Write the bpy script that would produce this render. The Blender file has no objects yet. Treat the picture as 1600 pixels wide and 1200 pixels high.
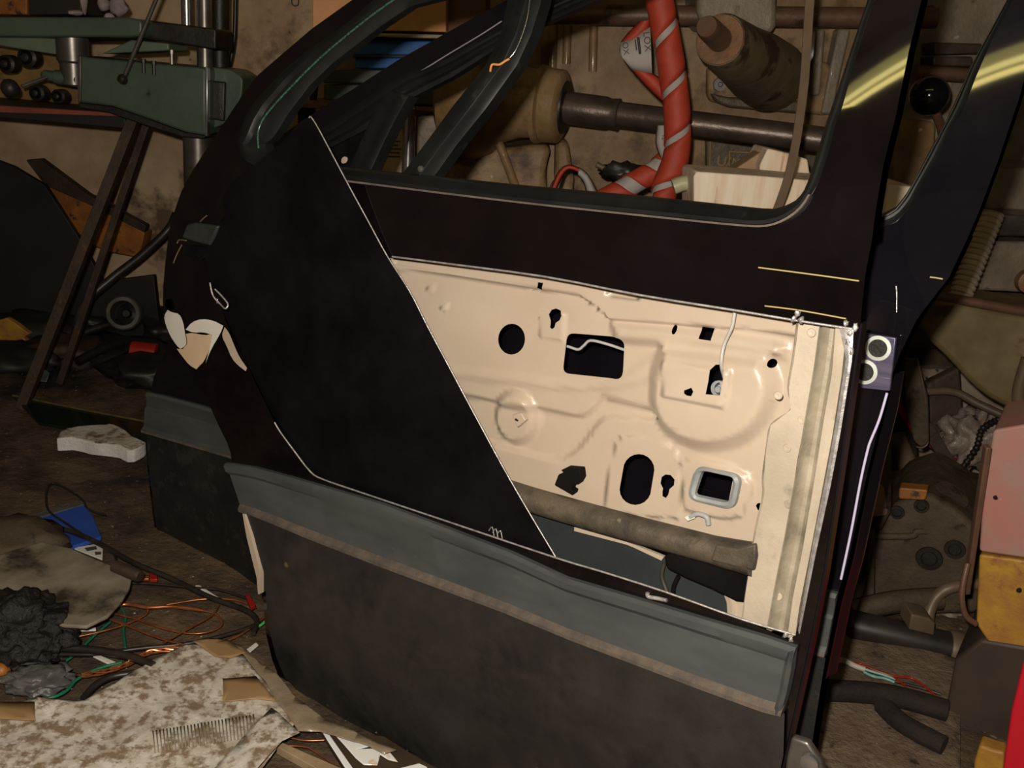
import bpy, bmesh, math, random
import numpy as np
from mathutils import Vector, Matrix, noise
from mathutils.geometry import tessellate_polygon
random.seed(7)
S = bpy.context.scene
COL = S.collection
# ------------------------------------------------------------------ camera
FPX, CZ = 1500.0, 0.86
_up = Vector((.0824, -.9475, -.309)).normalized()
_fy = (Vector((0, 0, 1)) - _up * _up.z).normalized()
_fx = _fy.cross(_up).normalized()
CAMR = Matrix((_fx, _fy, _up))                       # rows: world axes seen in camera axes (x right, y down, z forward)
CAM = Vector((0, 0, CZ))
def ray(x, y): return CAMR @ Vector((x - 800, y - 600, FPX))
cam_data = bpy.data.cameras.new('camera')
cam_data.lens = 36 * FPX / 1600; cam_data.sensor_width = 36; cam_data.clip_start = .02
cam = bpy.data.objects.new('camera', cam_data); COL.objects.link(cam)
right, upv, back = CAMR @ Vector((1, 0, 0)), CAMR @ Vector((0, -1, 0)), CAMR @ Vector((0, 0, -1))
cam.matrix_world = Matrix(((right.x, upv.x, back.x, 0), (right.y, upv.y, back.y, 0), (right.z, upv.z, back.z, CZ), (0, 0, 0, 1)))
S.camera = cam
S.view_settings.view_transform = 'Standard'; S.view_settings.look = 'None'
S.view_settings.exposure = 0.0; S.view_settings.gamma = 1; S.view_settings.use_curve_mapping = False
# ------------------------------------------------------------------ light
w = bpy.data.worlds.new('world'); S.world = w; w.use_nodes = True
w.node_tree.nodes['Background'].inputs[0].default_value = (.9, .8, .65, 1)
w.node_tree.nodes['Background'].inputs[1].default_value = .035
fl = bpy.data.lights.new('camera_flash', 'POINT'); fl.energy = 60; fl.shadow_soft_size = .012; fl.color = (1, .92, .80)
flo = bpy.data.objects.new('camera_flash', fl); COL.objects.link(flo)
flo.location = CAM - right * .030 + upv * .045 - back * -.01

# ------------------------------------------------------------------ materials
def node(nt, t, **kw):
    n = nt.nodes.new(t)
    for k, v in kw.items(): setattr(n, k, v)
    return n
MATS = {}
def mat(name, c1, c2=None, scale=6, rough=.6, metal=0, bump=0, c3=None, s3=3, t3=.6, bscale=None, coat=0, rvar=0, stretch=None, spec=.5, w3=.06, emit=None, alpha=1, c4=None, s4=120, t4=.68):
    scale *= 2; s3 *= 2.2; bscale = bscale or scale * 2
    m = bpy.data.materials.new(name); MATS[name] = m; m.use_nodes = True
    nt = m.node_tree; b = nt.nodes['Principled BSDF']
    b.inputs['Base Color'].default_value = (*c1, 1); b.inputs['Roughness'].default_value = rough
    b.inputs['Metallic'].default_value = metal; b.inputs['Coat Weight'].default_value = coat
    b.inputs['Coat Roughness'].default_value = .06; b.inputs['Specular IOR Level'].default_value = spec
    if alpha < 1: b.inputs['Alpha'].default_value = alpha
    tc = node(nt, 'ShaderNodeTexCoord'); vec = tc.outputs['Object']
    if stretch:
        mp = node(nt, 'ShaderNodeMapping'); mp.inputs['Scale'].default_value = stretch
        nt.links.new(vec, mp.inputs[0]); vec = mp.outputs[0]
    def nz(s, d=5, r=.6):
        n = node(nt, 'ShaderNodeTexNoise'); n.inputs['Scale'].default_value = s; n.inputs['Detail'].default_value = d
        n.inputs['Roughness'].default_value = r; nt.links.new(vec, n.inputs['Vector']); return n.outputs['Fac']
    def ramp(f, a, bb):
        r = node(nt, 'ShaderNodeMapRange'); r.inputs['From Min'].default_value = a; r.inputs['From Max'].default_value = bb
        nt.links.new(f, r.inputs['Value']); return r.outputs['Result']
    cur = None
    def mix(fac, A, B):
        x = node(nt, 'ShaderNodeMix', data_type='RGBA'); nt.links.new(fac, x.inputs['Factor'])
        if isinstance(A, tuple): x.inputs['A'].default_value = (*A, 1)
        else: nt.links.new(A, x.inputs['A'])
        x.inputs['B'].default_value = (*B, 1); return x.outputs['Result']
    if c2:
        f = nz(scale); cur = mix(ramp(f, .35, .65), c1, c2)
        if rvar:
            r = node(nt, 'ShaderNodeMapRange'); r.inputs['From Min'].default_value = .35; r.inputs['From Max'].default_value = .65
            r.inputs['To Min'].default_value = rough; r.inputs['To Max'].default_value = rough + rvar
            nt.links.new(f, r.inputs['Value']); nt.links.new(r.outputs['Result'], b.inputs['Roughness'])
    if c3: cur = mix(ramp(nz(s3, 7, .65), t3, t3 + w3), cur or c1, c3)
    if c4: cur = mix(ramp(nz(s4, 2, .5), t4, t4 + .04), cur or c1, c4)
    if cur is not None: nt.links.new(cur, b.inputs['Base Color'])
    if bump:
        bn = node(nt, 'ShaderNodeBump'); bn.inputs['Strength'].default_value = min(1, bump); bn.inputs['Distance'].default_value = .01
        nt.links.new(nz(bscale or scale * 3, 6, .65), bn.inputs['Height']); nt.links.new(bn.outputs[0], b.inputs['Normal'])
    if emit: b.inputs['Emission Color'].default_value = (*emit[:3], 1); b.inputs['Emission Strength'].default_value = emit[3]
    return m
PAINT = mat('black_paint', (.0030, .0020, .0023), (.0060, .0040, .0045), 5, .035, spec=.8, c4=(.20, .18, .15), s4=60, t4=.80, rvar=.0, bump=.0)
PAINTB = mat('black_paint_back_door', (.0045, .0036, .0055), (.008, .0065, .009), 4, .035, spec=.8, c4=(.20, .18, .16), s4=60, t4=.82, rvar=.0, bump=.0)
SHEETM = mat('dusty_black_sheet', (.0022, .0017, .0023), (.0045, .0034, .0045), 6, .42, spec=.25, c4=(.14, .11, .07), s4=38, t4=.80, rvar=.15)
DIRTY = mat('dirty_cladding', (.018, .0155, .0145), (.034, .029, .025), 7, .55, c3=(.009, .0075, .0075), s3=3, t3=.50, w3=.14, c4=(.13, .09, .055), s4=38, t4=.76, bump=.12)
TRIM = mat('grey_trim', (.052, .056, .056), (.080, .084, .082), 4, .5, c3=(.11, .105, .10), s3=11, t3=.63, w3=.2, c4=(.25, .23, .2), s4=110, t4=.78, stretch=(1, 1, 3))
TANEDGE = mat('mud_and_highlight_edge', (.13, .10, .075), (.075, .06, .05), 20, .8, bump=.3)
RUBBER = mat('window_rubber', (.0065, .0067, .0065), (.013, .013, .012), 8, .4, spec=.35, c3=(.045, .042, .032), s3=10, t3=.64, w3=.15)
CREAM = mat('cream_primer_and_reflection', (.52, .41, .31), (.56, .45, .345), 5, .34, c3=(.40, .33, .26), s3=6, t3=.62, w3=.2, coat=.6, bump=.06, bscale=260)
CREAM2 = mat('cream_flange', (.56, .47, .36), (.44, .37, .285), 6, .4, c3=(.20, .17, .13), s3=7, t3=.60, w3=.15, bump=.15, bscale=120)
SPRAY_SHADE = mat('overspray_and_shade_cream', (.42, .36, .27), (.17, .14, .10), 9, .45, c3=(.16, .13, .09), s3=9, t3=.58, w3=.2, bump=.15, bscale=150)
SATIN = mat('satin_black_edge', (.006, .0045, .007), rough=.32, spec=.5)
RODM = mat('zinc_rod', (.62, .60, .57), (.5, .48, .45), 20, .35, .2)
BARE = mat('bare_metal', (.72, .68, .66), (.4, .37, .36), 60, .35, .6, bump=.2)
WHITEP = mat('white_bits_and_reflection', (.85, .80, .72), (.75, .70, .62), 12, .4)
STEEL = mat('dull_steel', (.22, .20, .18), (.12, .10, .085), 9, .35, .7)
CHROME = mat('bright_steel', (.62, .60, .60), (.4, .38, .38), 14, .22, .9)
BEAMM = mat('scuffed_beam', (.045, .037, .029), (.115, .09, .062), 11, .5, c3=(.022, .018, .015), s3=8, t3=.54, w3=.15, c4=(.42, .36, .28), s4=30, t4=.70, bump=.3)
DARKPL = mat('dark_plastic', (.004, .0036, .004), (.009, .008, .0075), 10, .7, spec=.05)
LINER = mat('dark_liner', (.022, .026, .027), (.033, .037, .037), 5, .55)
GASK = mat('grey_gasket', (.36, .37, .37), (.26, .27, .28), 14, .45)
PURPLE = mat('violet_grey_plate', (.15, .13, .20), (.09, .08, .14), 20, .3, .4, c4=(.5, .48, .55), s4=70, t4=.7, stretch=(.4, .4, 5))
GREEN = mat('green_hammered_paint', (.078, .110, .082), (.056, .080, .060), 4, .42, c3=(.02, .024, .018), s3=8, t3=.64, bump=.1, bscale=50)
GREENL = mat('pale_green_paint', (.16, .20, .13), (.11, .15, .10), 6, .45)
DKIRON = mat('dark_iron', (.014, .012, .011), (.030, .024, .019), 8, .45, .2, bump=.2)
RUST = mat('rusty_steel', (.060, .034, .020), (.033, .021, .015), 9, .6, .1, c3=(.11, .05, .02), s3=10, t3=.62, bump=.3)
RUSTPALE = mat('brown_strip', (.19, .13, .082), (.14, .095, .06), 9, .45, .1)
KHAKI = mat('oily_machine_paint', (.20, .115, .045), (.34, .225, .115), 5, .52, spec=.4, c3=(.09, .04, .016), s3=3.5, t3=.54, w3=.13, c4=(.40, .36, .30), s4=34, t4=.74, bump=.25, bscale=45, coat=.08)
KHAKI2 = mat('grey_machine_paint', (.20, .155, .11), (.30, .24, .18), 6, .42, c3=(.05, .035, .025), s3=7, t3=.58, w3=.13, c4=(.45, .40, .36), s4=30, t4=.72, bump=.4, bscale=50, coat=.12)
SHAFT = mat('oily_shaft', (.13, .095, .078), (.08, .058, .045), 10, .35, .5, bump=.15)
BARM = mat('red_brown_bar', (.17, .085, .055), (.10, .06, .04), 6, .45, .1, c3=(.05, .03, .02), s3=6, t3=.58, bump=.2)
KNOBF = mat('rust_orange_face', (.30, .15, .075), (.20, .11, .06), 14, .45, c3=(.38, .34, .26), s3=9, t3=.66, bump=.3)
OCHRE = mat('ochre_line', (.34, .20, .06), rough=.5)
OCHREP = mat('dark_ochre_plate', (.085, .06, .035), (.13, .09, .05), 16, .45, bump=.3)
BALL = mat('black_phenolic', (.004, .004, .004), rough=.12)
REDT = mat('red_abrasive', (.46, .050, .020), (.38, .038, .017), 20, .6, bump=.15, bscale=300)
GREYT = mat('grey_backing', (.42, .38, .35), (.34, .30, .28), 14, .7)
INK = mat('dark_print', (.06, .055, .05), rough=.7)
WOOD = mat('pale_wood', (.92, .78, .62), (.78, .57, .39), 30, .65, stretch=(1, 1, .08), c3=(.52, .32, .19), s3=26, t3=.58, w3=.1)
CARD = mat('orange_cardboard', (.85, .43, .19), (.76, .37, .16), 5, .8)
CARDD = mat('brown_cardboard', (.22, .11, .06), (.14, .08, .045), 7, .8)
DKTUBE = mat('dark_brown_tube', (.012, .008, .006), (.024, .017, .012), 10, .85, bump=.6)
BLUE = mat('blue_card', (.012, .13, .48), (.012, .10, .36), 6, .55)
DKGREEN = mat('dark_green_tin', (.035, .06, .05), (.06, .055, .04), 7, .45)
PLASTER = mat('stained_plaster', (.64, .46, .30), (.46, .30, .175), 3, .85, c3=(.16, .10, .06), s3=2.0, t3=.55, w3=.1, c4=(.06, .04, .03), s4=24, t4=.73, bump=.3, bscale=14)
FLOORM = mat('oily_earth_floor', (.165, .105, .058), (.075, .049, .030), 9, .75, c3=(.015, .011, .009), s3=1.6, t3=.49, w3=.14, c4=(.24, .18, .12), s4=75, t4=.70, bump=.8, bscale=60)
FLOOR2 = mat('dry_floor_patch', (.24, .17, .11), (.15, .10, .065), 14, .8, c3=(.05, .035, .025), s3=12, t3=.60, bump=.8, bscale=70)
ORANGE = mat('orange_enamel', (.42, .15, .02), (.24, .085, .018), 9, .5, c3=(.05, .03, .02), s3=12, t3=.60, bump=.2)
ORED = mat('faded_red_edge', (.30, .075, .04), (.20, .05, .03), 8, .6)
DARKB = mat('dark_board', (.012, .010, .009), (.020, .017, .015), 4, .6)
REDP = mat('red_plastic', (.34, .02, .012), rough=.35)
CRIMSON = mat('crimson_plastic', (.62, .012, .028), rough=.4)
YELLOW = mat('worn_yellow', (.50, .27, .03), (.36, .16, .035), 12, .5, c3=(.25, .07, .03), s3=10, t3=.58, w3=.12, c4=(.03, .02, .02), s4=26, t4=.76, bump=.2)
PINK = mat('faded_red_paint', (.46, .19, .16), (.38, .24, .20), 7, .38, c3=(.45, .38, .28), s3=7, t3=.60, w3=.2, c4=(.7, .6, .55), s4=70, t4=.74)
FOAM = mat('dirty_polystyrene', (.80, .74, .70), (.55, .46, .37), 9, .8, c3=(.22, .15, .09), s3=9, t3=.53, w3=.08, bump=.5, bscale=90)
FOAMW = mat('clean_polystyrene', (.88, .84, .84), (.72, .66, .64), 14, .8, bump=.4, bscale=90)
BLUEP = mat('blue_folder', (.035, .10, .48), (.03, .085, .40), 6, .45)
PAPER = mat('grimy_paper', (.78, .72, .64), (.55, .47, .37), 20, .8, c3=(.27, .19, .115), s3=26, t3=.465, w3=.12, bump=.25, bscale=120)
TAPE = mat('brown_parcel_tape', (.33, .20, .085), (.40, .25, .12), 5, .35)
PLAST = mat('tan_clear_plastic', (.34, .25, .16), (.42, .33, .22), 9, .18, coat=.5, alpha=.72, bump=.35, bscale=30)
CABLE = mat('black_cable', (.016, .013, .012), (.035, .028, .022), 12, .4)
COPPER = mat('copper', (.75, .27, .11), (.42, .13, .05), 22, .3, .75)
GREENW = mat('green_wire', (.01, .17, .085), rough=.4)
BOARDM = mat('soiled_board', (.36, .30, .23), (.13, .10, .065), 5, .6, c3=(.035, .027, .02), s3=4, t3=.54, w3=.1, c4=(.4, .35, .28), s4=30, t4=.76)
BAG = mat('black_bin_bag', (.008, .007, .007), (.02, .017, .015), 9, .5, bump=.8, bscale=60)
GREYPL = mat('grey_plastic_film', (.15, .145, .14), (.08, .075, .07), 9, .3, bump=.4)
FOIL = mat('white_gold_glare', (.95, .93, .9), (.95, .93, .9), 20, .15, c3=(.75, .42, .13), s3=9, t3=.55, w3=.08, coat=.5)  # white and gold of the flash glare painted on the glossy plate
GLAREW = mat('white_glare', (.96, .95, .95), rough=.2)
BROWNPL = mat('dark_brown_plate', (.045, .03, .018), (.07, .048, .03), 8, .4)
TANS = mat('tan_batten', (.42, .30, .17), (.30, .21, .12), 20, .7, stretch=(1, 1, 1))
GLASSG = mat('dark_green_glass', (.008, .016, .010), rough=.12)
GLASSE = mat('glass_edge', (.16, .11, .035), (.07, .065, .03), 20, .3)
GEAR = mat('brown_cast_iron', (.060, .042, .026), (.10, .072, .044), 6, .65, spec=.3, c3=(.03, .022, .016), s3=7, t3=.58, c4=(.2, .16, .12), s4=60, t4=.75, bump=.5, bscale=30)
TANPIPE = mat('tan_pipe', (.16, .11, .07), (.11, .075, .048), 8, .5)
WAD = mat('crumpled_film', (.34, .27, .22), (.24, .18, .14), 12, .22, coat=.4, bump=.6, bscale=40)
CORR = mat('dirty_hose', (.66, .54, .43), (.42, .32, .25), 8, .55, c3=(.70, .58, .48), s3=7, t3=.6)
PAN = mat('khaki_pan', (.13, .092, .036), (.21, .155, .07), 6, .6, spec=.3, c3=(.13, .055, .025), s3=7, t3=.60, c4=(.02, .015, .012), s4=16, t4=.72)
BLUEBIT = mat('grey_blue_scrap', (.12, .15, .18), (.07, .08, .09), 12, .5)
TUBEM = mat('lamp_tube', (1, .8, .25), emit=(1, .85, .30, 9))
FIXT = mat('lamp_housing', (.55, .55, .5), rough=.5)
CEIL = mat('dark_ceiling', (.10, .085, .07), (.06, .05, .04), 2, .9)
WALLD = mat('dim_plaster', (.16, .125, .09), (.10, .08, .055), 2.5, .9)
TEAL = mat('pale_teal_wire', (.22, .42, .36), rough=.35)
WHITEW = mat('white_wire', (.5, .45, .38), rough=.5)

# ------------------------------------------------------------------ helpers
def tag(o, label=None, cat=None, group=None, kind=None):
    if label: o['label'] = label
    if cat: o['category'] = cat
    if group: o['group'] = group
    if kind: o['kind'] = kind
    return o
def thing(name, loc, label, cat, group=None, rot=None):
    o = bpy.data.objects.new(name, None); o.empty_display_size = .05
    o.matrix_world = Matrix.Translation(Vector(loc)) @ (rot.to_4x4() if rot else Matrix.Identity(4))
    COL.objects.link(o); tag(o, label, cat, group); o['_mw'] = 1
    return o
MWS = {}
def mwof(p):
    m = Matrix.Identity(4)
    while p: m = p.matrix_basis @ m; p = p.parent
    return m
def link(name, V, Fc, m, parent=None, smooth=False, normals=None, bevel=0, origin=None, mats=None, fm=None, sharp=None):
    """V in world coordinates"""
    V = [Vector(v) for v in V]
    if parent: inv = mwof(parent).inverted(); V = [inv @ v for v in V]; loc = None
    else:
        lo = Vector(origin) if origin else Vector((sum(v.x for v in V) / len(V), sum(v.y for v in V) / len(V), min(v.z for v in V)))
        V = [v - lo for v in V]; loc = lo
    me = bpy.data.meshes.new(name); me.from_pydata(V, [], Fc)
    for mm in (mats or [m]): me.materials.append(mm)
    if fm: me.polygons.foreach_set('material_index', fm)
    if smooth or normals: me.polygons.foreach_set('use_smooth', [True] * len(me.polygons))
    me.update()
    if normals is not None:
        if parent: r = inv.to_3x3(); normals = [r @ n for n in normals]
        me.normals_split_custom_set_from_vertices([tuple(n) for n in normals])
    elif not normals:
        bm = bmesh.new(); bm.from_mesh(me); bmesh.ops.recalc_face_normals(bm, faces=bm.faces); bm.to_mesh(me); bm.free()
    if smooth and sharp: me.set_sharp_from_angle(angle=math.radians(sharp))
    o = bpy.data.objects.new(name, me); COL.objects.link(o)
    if parent: o.parent = parent
    else: o.location = loc
    if bevel:
        b = o.modifiers.new('bevel', 'BEVEL'); b.width = bevel; b.segments = 3; b.limit_method = 'ANGLE'; b.angle_limit = math.radians(35)
        me.polygons.foreach_set('use_smooth', [True] * len(me.polygons)); me.set_sharp_from_angle(angle=math.radians(50))
    return o
def W(x, y, Y):
    r = ray(x, y); return CAM + r * (Y / r.y)
def F(x, y, z=0.0):
    r = ray(x, y); return CAM + r * ((z - CZ) / r.z)
def ppm(Y): return Y / 1500.0                         # about one pixel at depth Y, in metres
def chaik(P, closed=True, it=2, ang=55):
    P = [Vector(p) for p in P]
    for _ in range(it):
        n = len(P); Q = []
        for i in range(n):
            if not closed and i in (0, n - 1): Q.append(P[i]); continue
            a, b, c = P[i - 1], P[i], P[(i + 1) % n]
            u, v = (b - a), (c - b)
            if u.length < 1e-9 or v.length < 1e-9: continue
            if u.angle(v) > math.radians(ang): Q.append(b)
            else: Q += [b - u * .25, b + v * .25]
        P = Q
    return P
def cat_(P, n=8, closed=False):
    P = [Vector(p) for p in P]; N = len(P); out = []
    for i in range(N if closed else N - 1):
        g = lambda k: P[k % N] if closed else P[max(0, min(N - 1, k))]
        a, b, c, d = g(i - 1), g(i), g(i + 1), g(i + 2)
        for k in range(n):
            t = k / n
            out.append(.5 * ((2 * b) + (c - a) * t + (2 * a - 5 * b + 4 * c - d) * t * t + (3 * b - a - 3 * c + d) * t ** 3))
    if not closed: out.append(P[-1])
    return out
def circ(cx, cy, rx, ry=None, n=24, rot=0):
    ry = ry or rx; c, s = math.cos(rot), math.sin(rot); o = []
    for i in range(n):
        t = 2 * math.pi * i / n; x, y = rx * math.cos(t), ry * math.sin(t)
        o.append((cx + x * c - y * s, cy + x * s + y * c))
    return o
def rrect(P, r, n=4):
    """rounded polygon from corner points"""
    out = []; P = [Vector(p) for p in P]; N = len(P)
    for i in range(N):
        a, b, c = P[i - 1], P[i], P[(i + 1) % N]
        p = b + (a - b).normalized() * min(r, (a - b).length * .45); q = b + (c - b).normalized() * min(r, (c - b).length * .45)
        for k in range(n + 1):
            t = k / n; out.append(p * (1 - t) ** 2 + b * 2 * t * (1 - t) + q * t * t)
    return out
def tube(name, P, r, m, parent=None, seg=8, n=6, smoothp=True, flat=1.0):
    P = cat_(P, n) if smoothp and len(P) > 2 else [Vector(p) for p in P]
    N = len(P); V = []; Fc = []
    T0 = (P[1] - P[0]).normalized(); ref = Vector((0, 0, 1)) if abs(T0.z) < .9 else Vector((1, 0, 0))
    nrm = (ref - T0 * ref.dot(T0)).normalized()
    for i in range(N):
        T = (P[min(i + 1, N - 1)] - P[max(i - 1, 0)]).normalized()
        nrm = (nrm - T * nrm.dot(T)).normalized(); bn = T.cross(nrm)
        rr = r(i / (N - 1)) if callable(r) else r
        for k in range(seg):
            a = 2 * math.pi * k / seg; V.append(P[i] + (nrm * math.cos(a) * flat + bn * math.sin(a)) * rr)
    for i in range(N - 1):
        for k in range(seg):
            k2 = (k + 1) % seg; Fc.append((i * seg + k, i * seg + k2, (i + 1) * seg + k2, (i + 1) * seg + k))
    Fc.append(tuple(range(seg))[::-1]); Fc.append(tuple((N - 1) * seg + k for k in range(seg)))
    return link(name, V, Fc, m, parent, smooth=True, sharp=50)
def lathe(name, p0, ax, prof, m, parent=None, seg=32, sharp=35, cap=True, bumps=None):
    ax = Vector(ax).normalized(); ref = Vector((0, 0, 1)) if abs(ax.z) < .9 else Vector((1, 0, 0))
    u = (ref - ax * ref.dot(ax)).normalized(); v = ax.cross(u); V = []; Fc = []
    for (d, r) in prof:
        for k in range(seg):
            a = 2 * math.pi * k / seg; rr = max(r, 1e-4) * (bumps(a, d) if bumps else 1)
            V.append(Vector(p0) + ax * d + (u * math.cos(a) + v * math.sin(a)) * rr)
    for i in range(len(prof) - 1):
        for k in range(seg):
            k2 = (k + 1) % seg; Fc.append((i * seg + k, i * seg + k2, (i + 1) * seg + k2, (i + 1) * seg + k))
    if cap:
        Fc.append(tuple(range(seg))[::-1]); Fc.append(tuple((len(prof) - 1) * seg + k for k in range(seg)))
    return link(name, V, Fc, m, parent, smooth=True, sharp=sharp)
def prism(name, P, d, m, parent=None, bevel=.002, side=None):
    """P: coplanar world points, extruded by vector d"""
    P = [Vector(p) for p in P]; d = Vector(d); n = len(P)
    V = P + [p + d for p in P]
    Fc = [tuple(range(n)), tuple(range(2 * n - 1, n - 1, -1))] + [(i, (i + 1) % n, (i + 1) % n + n, i + n) for i in range(n)]
    mats = [m, side] if side else None
    return link(name, V, Fc, m, parent, bevel=bevel, mats=mats, fm=([0, 0] + [1] * n) if side else None)
def slabR(name, px, Y, t, m, parent=None, bevel=.003, side=None, turn=1.0):
    """slab facing the viewer's side of the workshop: its own plane is turned about the vertical"""
    cx = sum(p[0] for p in px) / len(px); cy = sum(p[1] for p in px) / len(px); c = W(cx, cy, Y)
    n = Vector((ray(cx, cy).x * turn, ray(cx, cy).y, 0)).normalized(); P = []
    for x, y in px:
        r = ray(x, y); P.append(CAM + r * ((c - CAM).dot(n) / r.dot(n)))
    return prism(name, P, n * t, m, parent, bevel, side)
def slabW(name, px, Y, t, m, parent=None, bevel=.003, rnd=0, side=None):
    px = rrect(px, rnd) if rnd else px
    return prism(name, [W(x, y, Y) for x, y in px], (0, t, 0), m, parent, bevel, side)
def slabF(name, px, z, t, m, parent=None, bevel=.001, side=None):
    return prism(name, [F(x, y, z) for x, y in px], (0, 0, -t), m, parent, bevel, side)
def boxw(name, lo, hi, m, parent=None, bevel=.003):
    x0, y0, z0 = lo; x1, y1, z1 = hi
    return prism(name, [(x0, y0, z0), (x1, y0, z0), (x1, y0, z1), (x0, y0, z1)], (0, y1 - y0, 0), m, parent, bevel)
def bar(name, p0, p1, w_, t_, m, parent=None, bevel=.002, face=Vector((0, -1, 0))):
    p0, p1 = Vector(p0), Vector(p1); ax = (p1 - p0).normalized(); s = ax.cross(face).normalized() * w_ / 2; n = s.cross(ax).normalized() * t_
    if n.dot(face) > 0: n = -n
    return prism(name, [p0 - s, p0 + s, p1 + s, p1 - s], n, m, parent, bevel)
def angle_iron(name, p0, p1, w_, t_, m, parent=None):
    p0, p1 = Vector(p0), Vector(p1); ax = (p1 - p0).normalized(); s = ax.cross(Vector((0, -1, 0))).normalized(); n = ax.cross(s).normalized()
    if n.y < 0: n = -n
    L = [(-.5, 0), (.5, 0), (.5, t_ / w_), (-.5 + t_ / w_, t_ / w_), (-.5 + t_ / w_, 1), (-.5, 1)]
    return prism(name, [p0 + s * (a * w_) + n * (b * w_) for a, b in L], p1 - p0, m, parent, .001)
def blob(name, c, r, m, parent=None, sub=3, amp=.25, fr=3, flatz=1, seed=0):
    bm = bmesh.new(); bmesh.ops.create_icosphere(bm, subdivisions=sub, radius=1)
    r = Vector(r) if not isinstance(r, (int, float)) else Vector((r, r, r)); V = []
    for v in bm.verts:
        k = 1 + amp * noise.fractal(v.co * fr + Vector((seed, seed, 0)), .8, 2, 4)
        V.append(Vector(c) + Vector((v.co.x * r.x * k, v.co.y * r.y * k, v.co.z * r.z * k)))
    Fc = [tuple(v.index for v in f.verts) for f in bm.faces]; bm.free()
    return link(name, V, Fc, m, parent, smooth=True)
def txt(name, s, p, xdir, ydir, size, m, parent=None):
    c = bpy.data.curves.new(name, 'FONT'); c.body = s; c.size = size; c.extrude = .0006; c.resolution_u = 3
    t = bpy.data.objects.new('tmp', c); COL.objects.link(t)
    bpy.context.view_layer.update()
    me = bpy.data.meshes.new_from_object(t.evaluated_get(bpy.context.evaluated_depsgraph_get()))
    x, y = Vector(xdir).normalized(), Vector(ydir); y = (y - x * y.dot(x)).normalized(); z = x.cross(y)
    V = [Vector(p) + x * v.co.x + y * v.co.y + z * v.co.z for v in me.vertices]; Fc = [tuple(q.vertices) for q in me.polygons]
    bpy.data.objects.remove(t); bpy.data.curves.remove(c)
    return link(name, V, Fc, m, parent)

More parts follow.
